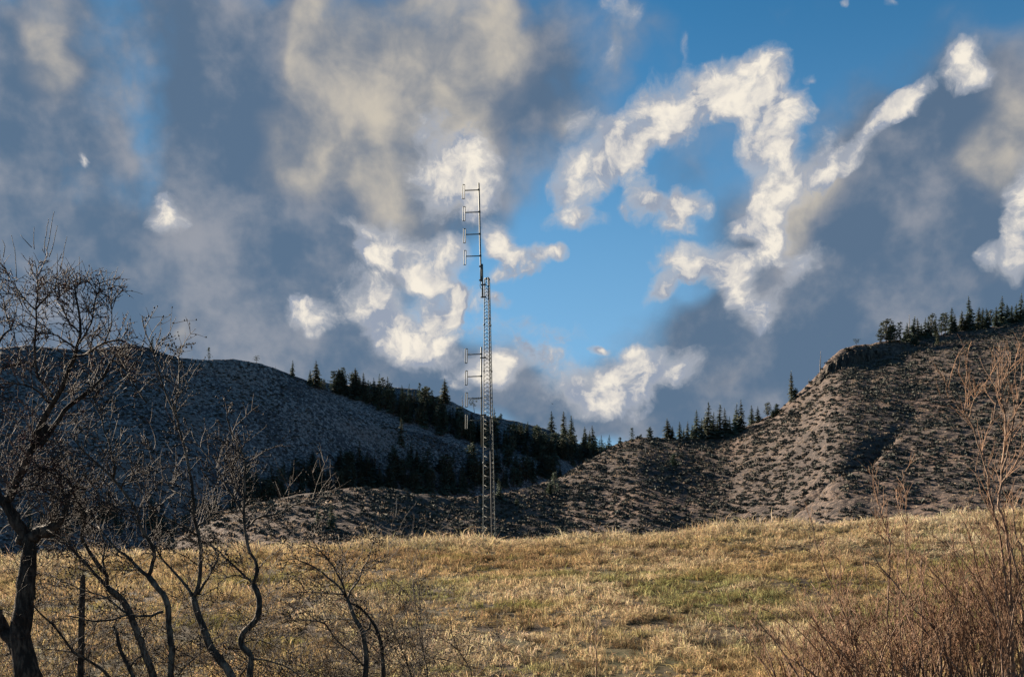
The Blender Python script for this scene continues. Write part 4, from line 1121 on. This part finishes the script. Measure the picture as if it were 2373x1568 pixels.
old_tree()
GT = 'slender bare trees along the field edge'
thin_tree(111, 15.6, 'slender bare tree whose trunk leans left, just right of the wooden post', [
    (Z2([(950, 1600), (925, 1520), (890, 1430), (860, 1340), (840, 1290), (790, 1170), (740, 1090), (660, 1020)]), 18, 15),
    (Z2([(670, 1030), (600, 960), (550, 900), (500, 840), (430, 770), (405, 700), (400, 640)]), 10, 3, 0, 0.6),
    (Z2([(655, 1020), (650, 940), (600, 880), (530, 770), (500, 700), (520, 620), (510, 550), (440, 430), (400, 330)]), 11, 3, 0, -0.6),
    (Z2([(650, 940), (630, 850), (640, 760), (600, 640), (590, 560)]), 6, 2, 0, 0.3),
    (Z2([(870, 1360), (890, 1310), (900, 1270)]), 4, 2),
    (Z2([(880, 1430), (830, 1460), (800, 1500)]), 5, 4, 0, -0.1),
    (Z2([(480, 820), (380, 740), (300, 720), (200, 740)]), 3, 1.4, 0.4, 0.8),
    (Z2([(520, 560), (600, 520), (680, 530), (760, 560)]), 3, 1.3, -0.4, -0.9)], GT)
thin_tree(112, 15.0, 'slender bare tree with a bent trunk and long low limb reaching left to the post', [
    (Z2([(1045, 1600), (1050, 1480), (1050, 1400), (1040, 1290), (1030, 1200), (1020, 1090), (970, 1030), (910, 950)]), 16, 13),
    (Z2([(915, 955), (840, 890), (760, 815), (700, 775), (640, 690), (600, 640)]), 9, 3, 0, 0.7),
    (Z2([(910, 950), (930, 870), (942, 800), (910, 730), (860, 640), (825, 530), (760, 440), (690, 350), (640, 300), (560, 230), (470, 130), (420, 60)]), 10, 3, 0, -0.5),
    (Z2([(690, 350), (702, 280), (680, 170), (640, 60), (610, -40), (560, -120), (530, -200)]), 5.5, 1.6, -0.3, -0.7),
    (Z1([(900, 1290), (840, 1210), (790, 1120), (745, 1030), (720, 985)]), 4.5, 2, -0.2, 0.2),
    (Z2([(1000, 1165), (930, 1187), (860, 1196), (780, 1183), (690, 1217), (580, 1226), (480, 1205), (400, 1190)]), 7, 3, 0, -0.5),
    (Z2([(780, 1180), (720, 1140), (660, 1085), (520, 1038), (400, 990), (320, 940)]), 5, 1.8, -0.2, 0.3),
    (Z2([(740, 420), (780, 340), (860, 310), (900, 290)]), 3, 1.3, -0.3, -0.7),
    (Z2([(860, 640), (780, 600), (700, 520), (560, 420), (450, 400)]), 3.4, 1.3, -0.3, 0.4)], GT)
thin_tree(113, 15.2, 'bare tree whose knobbly trunk forks into three upright stems', [
    (Z2([(1425, 1600), (1400, 1530), (1350, 1470), (1290, 1380), (1245, 1270), (1205, 1160), (1180, 1070)]), 20, 16),
    (Z2([(1180, 1075), (1140, 1010), (1070, 930), (985, 830), (930, 730)]), 9, 3, 0, 0.5),
    (Z2([(1195, 1070), (1212, 1000), (1232, 850), (1215, 700), (1192, 600), (1182, 450), (1172, 370), (1150, 240), (1120, 130), (1090, 20), (1080, -60), (1050, -140)]), 10, 3.5, 0, -0.3),
    (Z1([(1090, 1400), (1060, 1330), (1000, 1200), (950, 1010), (915, 920), (880, 830), (868, 758)]), 4.5, 1.5, -0.3, -0.6),
    (Z1([(1070, 1340), (1085, 1230), (1100, 1120), (1095, 1010), (1103, 935)]), 3.6, 1.3, -0.3, 0.2),
    (Z2([(1210, 1060), (1250, 1000), (1310, 890), (1335, 820), (1285, 750), (1270, 690)]), 7, 2.5, 0, 0.4),
    (Z2([(1215, 700), (1130, 650), (1030, 600), (940, 545), (880, 470), (840, 350)]), 4.5, 1.5, -0.1, -0.7),
    (Z2([(1185, 470), (1090, 440), (1050, 420), (1000, 330), (960, 200), (860, 80)]), 3.8, 1.3, -0.2, 0.5),
    (Z2([(1230, 1190), (1235, 1300), (1225, 1410)]), 3.5, 2, 0, -0.3),
    (Z2([(1232, 1420), (1160, 1475), (1090, 1560)]), 4, 3, 0, -0.3),
    (Z2([(1200, 650), (1290, 570), (1330, 440), (1345, 330)]), 3.6, 1.3, -0.1, 0.4)], GT, 10.5)
thin_tree(114, 15.4, 'bare tree with an S-curved trunk and a limb reaching right over the hillock', [
    (Z2([(1535, 1600), (1530, 1500), (1540, 1440), (1490, 1385), (1472, 1330), (1530, 1255), (1578, 1200), (1586, 1080), (1550, 1000)]), 15, 14),
    (Z2([(1550, 1000), (1500, 950), (1430, 880), (1340, 800), (1275, 740), (1200, 680)]), 7, 2, 0, 0.7),
    (Z2([(1552, 1000), (1575, 920), (1560, 850), (1512, 750), (1500, 650), (1496, 550), (1500, 400), (1500, 250), (1480, 200), (1430, 100), (1400, 20), (1390, -60)]), 9, 2.2, 0, -0.4),
    (Z2([(1512, 660), (1560, 610), (1610, 583), (1700, 568), (1800, 520), (1900, 480), (1950, 452), (1985, 420)]), 5.5, 2, -0.2, -0.5),
    (Z2([(1490, 570), (1420, 450), (1360, 360), (1305, 265), (1210, 140), (1170, 60)]), 4.5, 1.5, -0.2, 0.4),
    (Z2([(1545, 1455), (1620, 1462), (1700, 1480), (1780, 1520), (1840, 1570)]), 5, 2, 0, -0.3),
    (Z2([(1500, 1355), (1560, 1340), (1620, 1350), (1700, 1385), (1800, 1430)]), 3, 1.4, 0, 0.4),
    (Z2([(1520, 1490), (1480, 1550), (1450, 1600)]), 4, 4),
    (Z2([(1497, 240), (1450, 330), (1420, 300), (1380, 200)]), 2.6, 1.2, -0.3, -0.6),
    (Z2([(1520, 970), (1460, 945), (1400, 955), (1330, 1000)]), 3.2, 1.4, 0, -0.5)], GT, 10.5)
thin_tree(115, 16.0, 'low twin-stemmed bare tree spreading wide over the grass, left of the mast', [
    (ZA([(377, 1000), (383, 920), (387, 850), (372, 755), (332, 685), (295, 590)]), 15, 9),
    (ZA([(470, 1000), (468, 900), (462, 830), (432, 725), (382, 655), (312, 605)]), 12, 6, 0.3, 0.1),
    (ZA([(292, 585), (250, 520), (200, 480), (130, 430), (60, 400), (10, 372)]), 6, 2, 0, 0.5),
    (ZA([(285, 570), (262, 500), (225, 430), (180, 370), (130, 310), (108, 265)]), 5, 1.8, 0, -0.5),
    (ZA([(295, 590), (310, 545), (345, 500), (372, 430), (402, 375), (440, 262)]), 5.5, 1.6, 0, 0.3),
    (ZA([(290, 570), (265, 470), (270, 360), (250, 270)]), 4, 1.5, 0, 0.6),
    (ZA([(285, 565), (200, 556), (100, 552), (0, 562)]), 4, 1.6, 0, -0.6),
    (ZA([(370, 760), (400, 730), (408, 700)]), 6, 5),
    (ZA([(372, 915), (310, 850), (230, 780), (180, 705), (90, 690), (0, 705)]), 5, 1.8, 0, -0.5),
    (ZA([(335, 690), (240, 685), (150, 690), (60, 720)]), 3.4, 1.5, 0, 0.4)], GT, 10.0, 0.6, 0.2)

def sapling(seed, Y, label, stems, group, red=False, dens=6, L=0.5):
    s = Plant(seed, Y)
    for k, it in enumerate(stems):
        q = s.limb(it[0], it[1], it[2], 0, s.r.normal(0, 0.3))
        s.root_down(q, GZ(q[0][0], q[0][1])) if k == 0 else None
        ln = float(np.linalg.norm(np.diff(q[:, :3], axis=0), axis=1).sum())
        s.twigs(q, int(ln * dens), L, 1, 0.25, 1.0, 0.5, 0.0042, 0.7, None if red else cones, 0.3, 3)
    return s.finish('bare_sapling', label, 'sapling', STEM_RED if red else BARK_GREY, TWIG_RED if red else TWIG, BUD_DARK, group, 'catkin_blossom')
GS = 'bare saplings in front of the field'
sapling(121, 16.5, 'two-stemmed whippy sapling right of the low twin-stemmed tree', [(ZA([(692, 1010), (685, 930), (670, 850), (642, 700), (622, 560), (615, 470)]), 4.5, 1.4), (ZA([(668, 845), (658, 700), (650, 560), (640, 460)]), 2.6, 1.2)], GS)
sapling(122, 16.2, 'thin leaning sapling close to the low twin-stemmed tree', [(ZA([(622, 1010), (590, 900), (545, 800), (510, 700), (488, 610)]), 3.6, 1.3), (ZA([(560, 830), (580, 700), (575, 590)]), 2.2, 1.0)], GS)
sapling(123, 16.8, 'arching forked sapling at the bottom of the field', [(ZA([(915, 1010), (900, 930), (860, 870), (810, 760), (800, 670)]), 3.8, 1.3), (ZA([(870, 890), (900, 780), (885, 700)]), 2.4, 1.1), (ZA([(845, 840), (780, 790), (740, 780)]), 2.2, 1.1)], GS)
sapling(124, 17.0, 'small upright sapling right of the arching forked one', [(ZA([(1040, 1010), (1052, 940), (1060, 870), (1050, 780)]), 3.0, 1.2), (ZA([(1050, 940), (1010, 960), (960, 1000)]), 2.2, 1.1)], GS)
sapling(125, 15.8, 'thin sapling arching low to the left past the wooden post', [(Z2([(700, 1600), (640, 1530), (560, 1470), (455, 1420), (395, 1335), (330, 1250), (250, 1180), (165, 1090)]), 8, 3), (Z2([(450, 1415), (350, 1400), (240, 1390), (120, 1400)]), 3.5, 1.5), (Z2([(540, 1460), (560, 1360), (580, 1260), (570, 1120)]), 3, 1.4)], GS)
sapling(126, 15.3, 'short broken-off stem leaning beside the slender trunks', [(Z2([(825, 1600), (800, 1530), (770, 1465), (740, 1390), (715, 1310), (700, 1258)]), 10, 7)], GS, False, 1, 0.3)
sapling(127, 17.5, 'single reddish stalk standing straight in the open grass', [(ZA([(1529, 1010), (1527, 920), (1524, 830), (1524, 705)]), 5.0, 1.6)], GS, True, 3, 0.3)
sapling(128, 17.5, 'tiny bare sapling at the bottom of the open grass', [(ZA([(1300, 1010), (1315, 930), (1325, 850)]), 2.6, 1.1), (ZA([(1306, 980), (1340, 930), (1350, 890)]), 2, 1)], GS, False, 7, 0.35)

# ---- low brambles tangled under the trees
GB = 'brambles tangled under the bare trees'
def bramble(seed, x, Y, label, n=36, wpx=150, hpx=260):
    s = Plant(seed, Y); r = s.r
    X0 = (x - CX) / F * Y; z0 = GZ(X0, Y)
    for _ in range(n):
        a = np.array([X0 + r.normal(0, 0.35), Y + r.normal(0, 0.3), 0.0]); a[2] = GZ(a[0], a[1]) - 0.05
        d = np.array([r.normal(0, 0.45), r.normal(0, 0.25), 1.0]); s.shoot(a, d / np.linalg.norm(d), r.uniform(1.5, 3.1), 2, 0.12, 0.0068, 0.55, None, 0.5, 5, 0.4)
    return s.finish('bramble', label, 'bramble', BARK_GREY, TWIG, BUD_DARK, GB, 'seed_heads')
for i, (x, Y, lab) in enumerate([(40, 16.4, 'tangled bramble around the foot of the largest tree at the left edge'), (150, 17.2, 'tangled bramble between the largest tree and the wooden post'), (265, 16.6, 'tangled bramble just right of the wooden post'),
        (420, 17.4, 'tangled bramble behind the slender trunks'), (620, 17.0, 'tangled bramble right of the S-curved trunk'), (730, 17.6, 'tangled bramble left of the low twin-stemmed tree'), (880, 16.8, 'tangled bramble under the low twin-stemmed tree'), (1010, 17.8, 'low bramble at the bottom of the field right of the saplings')]):
    bramble(140 + i, x, Y, lab, 24 if i < 7 else 14)

# ---- weathered post
def post():
    s = Plant(160, 15.9)
    pts = Z2([(490, 1640), (492, 1560), (497, 1400), (500, 1250), (503, 1100), (507, 985), (508, 938)])
    raw = np.array([P(x, y, 15.9) for x, y in pts]); q = resample(raw, 0.1)
    q = np.vstack([[q[0][0], q[0][1], GZ(q[0][0], 15.9) - 0.3], q])
    mb = MB(); w = np.interp(np.linspace(0, 1, len(q)), [0, 0.7, 0.97, 1], [0.054, 0.05, 0.038, 0.022]) * (1 + s.r.normal(0, 0.03, len(q)))
    loc = q[0].copy(); tube(mb, q - loc, w, 8)
    o = mb.build('wooden_post', WOOD_POST); o.location = loc
    tag(o, 'dark weathered wooden post standing among the bare trunks at left', 'post')
post()

# ---- reddish thicket on the right
GR2 = 'bare reddish shrubs of the thicket at right'
def shrub(seed, Y, label, stems, extra=0, ex_x=0, wpx=60, dens=6.0, hgt=(1.6, 3.0), L=0.7, lean=0.0):
    s = Plant(seed, Y); r = s.r
    for k, it in enumerate(stems):
        q = s.limb(it[0], it[1], it[2], r.normal(0, 0.25), r.normal(0, 0.5))
        s.root_down(q, GZ(q[0][0], q[0][1])) if it[0][0][1] > 1540 else None
        ln = float(np.linalg.norm(np.diff(q[:, :3], axis=0), axis=1).sum())
        s.twigs(q, int(ln * dens), L, 1, 0.15, 1.0, 0.7, 0.0066, 0.62, None, 0.22, 3)
    X0 = (ex_x - CX) / F * Y; wm = wpx * Y / F
    for _ in range(extra):
        a = np.array([X0 + r.normal(0, wm), Y + r.normal(0, 0.6), 0.0]); a[2] = GZ(a[0], a[1]) - 0.1
        d = np.array([r.normal(lean, 0.20), r.normal(0, 0.15), 1.0]); h = r.uniform(*hgt)
        d /= np.linalg.norm(d); n = 9; pts = [a]; bend = r.normal(0, 0.05, 3)
        for _k in range(n):
            d = d + bend + r.normal(0, 0.05, 3); d /= np.linalg.norm(d); pts.append(pts[-1] + d * h / n)
        pts = np.array(pts); w0 = r.uniform(0.010, 0.024)
        tube(s.trunk, pts, np.linspace(w0, 0.004, len(pts)), 5)
        q = np.concatenate([pts, np.zeros((len(pts), 1))], 1)
        s.twigs(q, int(h * dens * 1.1), L * 0.85, 1, 0.18, 1.0, 0.75, 0.0058, 0.6, None, 0.25, 3)
    return s.finish('bare_shrub', label, 'shrub', STEM_RED, TWIG_RED, BUD_RED, GR2)
shrub(171, 15.0, 'tallest shrub at right, pale upright stems rising above the grass brow against the hill', [
    (Z7([(1690, 2500), (1680, 1900), (1650, 1560), (1610, 1440), (1625, 1290), (1640, 1100), (1650, 950), (1642, 850), (1612, 700), (1608, 540), (1622, 420)]), 8, 1.6),
    (Z7([(1632, 1285), (1690, 1200), (1735, 1135), (1775, 1060)]), 5, 2), (Z7([(1628, 1230), (1672, 1080), (1690, 960), (1720, 820), (1750, 640)]), 4.5, 1.4),
    (Z7([(1700, 2450), (1640, 1800), (1590, 1500), (1560, 1390), (1540, 1250), (1500, 1100), (1450, 950), (1400, 850), (1340, 780), (1310, 700)]), 6, 1.4),
    (Z7([(1425, 900), (1450, 810), (1475, 755), (1500, 700)]), 3, 1.2), (Z7([(1580, 900), (1600, 760), (1640, 660), (1700, 560), (1745, 480)]), 3.2, 1.2),
    (Z7([(1400, 850), (1412, 740), (1405, 640)]), 2.4, 1.1)], 8, 2330, 30, 6.5, (2.2, 3.4))
shrub(172, 15.6, 'dense shrub with dark parallel stems leaning left at the right edge', [
    (Z8([(1790, 1700), (1754, 1250), (1700, 850), (1650, 650), (1600, 540), (1530, 440)]), 7, 2), (Z8([(1800, 1200), (1754, 750), (1690, 560), (1675, 400)]), 6, 1.6),
    (Z8([(1640, 1700), (1560, 1200), (1500, 1000), (1440, 850), (1400, 650), (1340, 500)]), 6, 1.6), (Z8([(1720, 1700), (1670, 1400), (1640, 1150), (1560, 900), (1480, 700)]), 5.5, 1.6)], 22, 2360, 50, 6.5, (1.9, 3.1), 0.7, -0.15)
shrub(173, 16.2, 'shrub with two thick crossing stems and a crooked pale top, right of the whip shrub', [
    (Z8([(1260, 1700), (1240, 1500), (1172, 1262), (1110, 1130), (1062, 955), (1046, 850), (1062, 740), (1140, 690)]), 7, 2), (Z8([(1190, 1700), (1165, 1285), (1005, 1105), (890, 950), (760, 800), (700, 690)]), 6.5, 1.6),
    (Z8([(1250, 1420), (1230, 1150), (1215, 950), (1240, 800)]), 4, 1.4)], 18, 2190, 55, 6.0, (1.6, 2.6), 0.65, -0.1)
shrub(174, 16.6, 'whip-stemmed shrub whose long thin shoots stand up past the brow', [
    (Z8([(1085, 1700), (1050, 1430), (1000, 1280), (990, 1100), (960, 900), (940, 700), (945, 380), (920, 150)]), 5.5, 1.2), (Z8([(870, 1700), (850, 1480), (820, 1200), (832, 900), (835, 660), (790, 500), (752, 380), (750, 220)]), 5, 1.2),
    (Z8([(838, 680), (820, 540), (815, 430)]), 2.5, 1.1), (Z8([(945, 520), (900, 420), (880, 330)]), 2.2, 1.0), (Z8([(835, 650), (760, 590), (690, 560)]), 2.6, 1.2)], 12, 2080, 45, 6.0, (1.4, 2.6), 0.6, -0.1)
shrub(175, 17.0, 'leftmost shrub of the thicket, thin dark stems leaning left over the grass', [
    (Z8([(660, 1700), (620, 1400), (560, 1230), (490, 1050), (410, 870), (340, 680), (310, 560), (295, 460)]), 5, 1.2), (Z8([(330, 1700), (350, 1450), (385, 1280), (420, 1150)]), 3.4, 1.4), (Z8([(480, 1040), (500, 900), (495, 760)]), 2.4, 1.1)], 24, 1970, 55, 5.5, (1.2, 2.2), 0.55, -0.2)
shrub(176, 17.4, 'middle shrub filling the thicket with fine red-brown twigs', [(Z8([(960, 1700), (940, 1480), (1000, 1350), (1045, 1200)]), 4, 1.6)], 40, 2100, 95, 4.5, (1.3, 2.4), 0.6, -0.05)
shrub(177, 17.8, 'back shrub of the thicket below the tallest stems', [(Z8([(1450, 1700), (1400, 1400), (1340, 1000), (1330, 700)]), 4.5, 1.4)], 40, 2270, 80, 4.5, (1.6, 2.7), 0.6, 0.0)
shrub(178, 18.4, 'low outlying shrub at the bottom right of the open grass', [(ZA([(2560, 1100), (2540, 960), (2500, 800)]), 3.4, 1.4)], 20, 1900, 55, 5.0, (0.9, 1.7), 0.5, -0.1)
# ================================================================ camera and output
cd = bpy.data.cameras.new('camera'); cd.lens = 35.0; cd.sensor_width = 36.0
cd.lens = F / 2372.0 * 36.0
cd.shift_y = (HY - 784.0) / 2372.0
cd.clip_start = 0.1; cd.clip_end = 20000.0
co = bpy.data.objects.new('camera', cd); COL.objects.link(co)
co.location = (0, 0, CZ); co.rotation_euler = (math.radians(90), 0, 0)
sc.camera = co
vs = sc.view_settings
vs.view_transform = 'Standard'; vs.look = 'None'; vs.gamma = 1.0; vs.exposure = math.log2(EXPO); vs.use_curve_mapping = False
sc.render.engine = 'CYCLES'
sc.cycles.max_bounces = 5; sc.cycles.diffuse_bounces = 2; sc.cycles.glossy_bounces = 2; sc.cycles.transmission_bounces = 2
sc.cycles.transparent_max_bounces = 4; sc.cycles.sample_clamp_indirect = 4.0
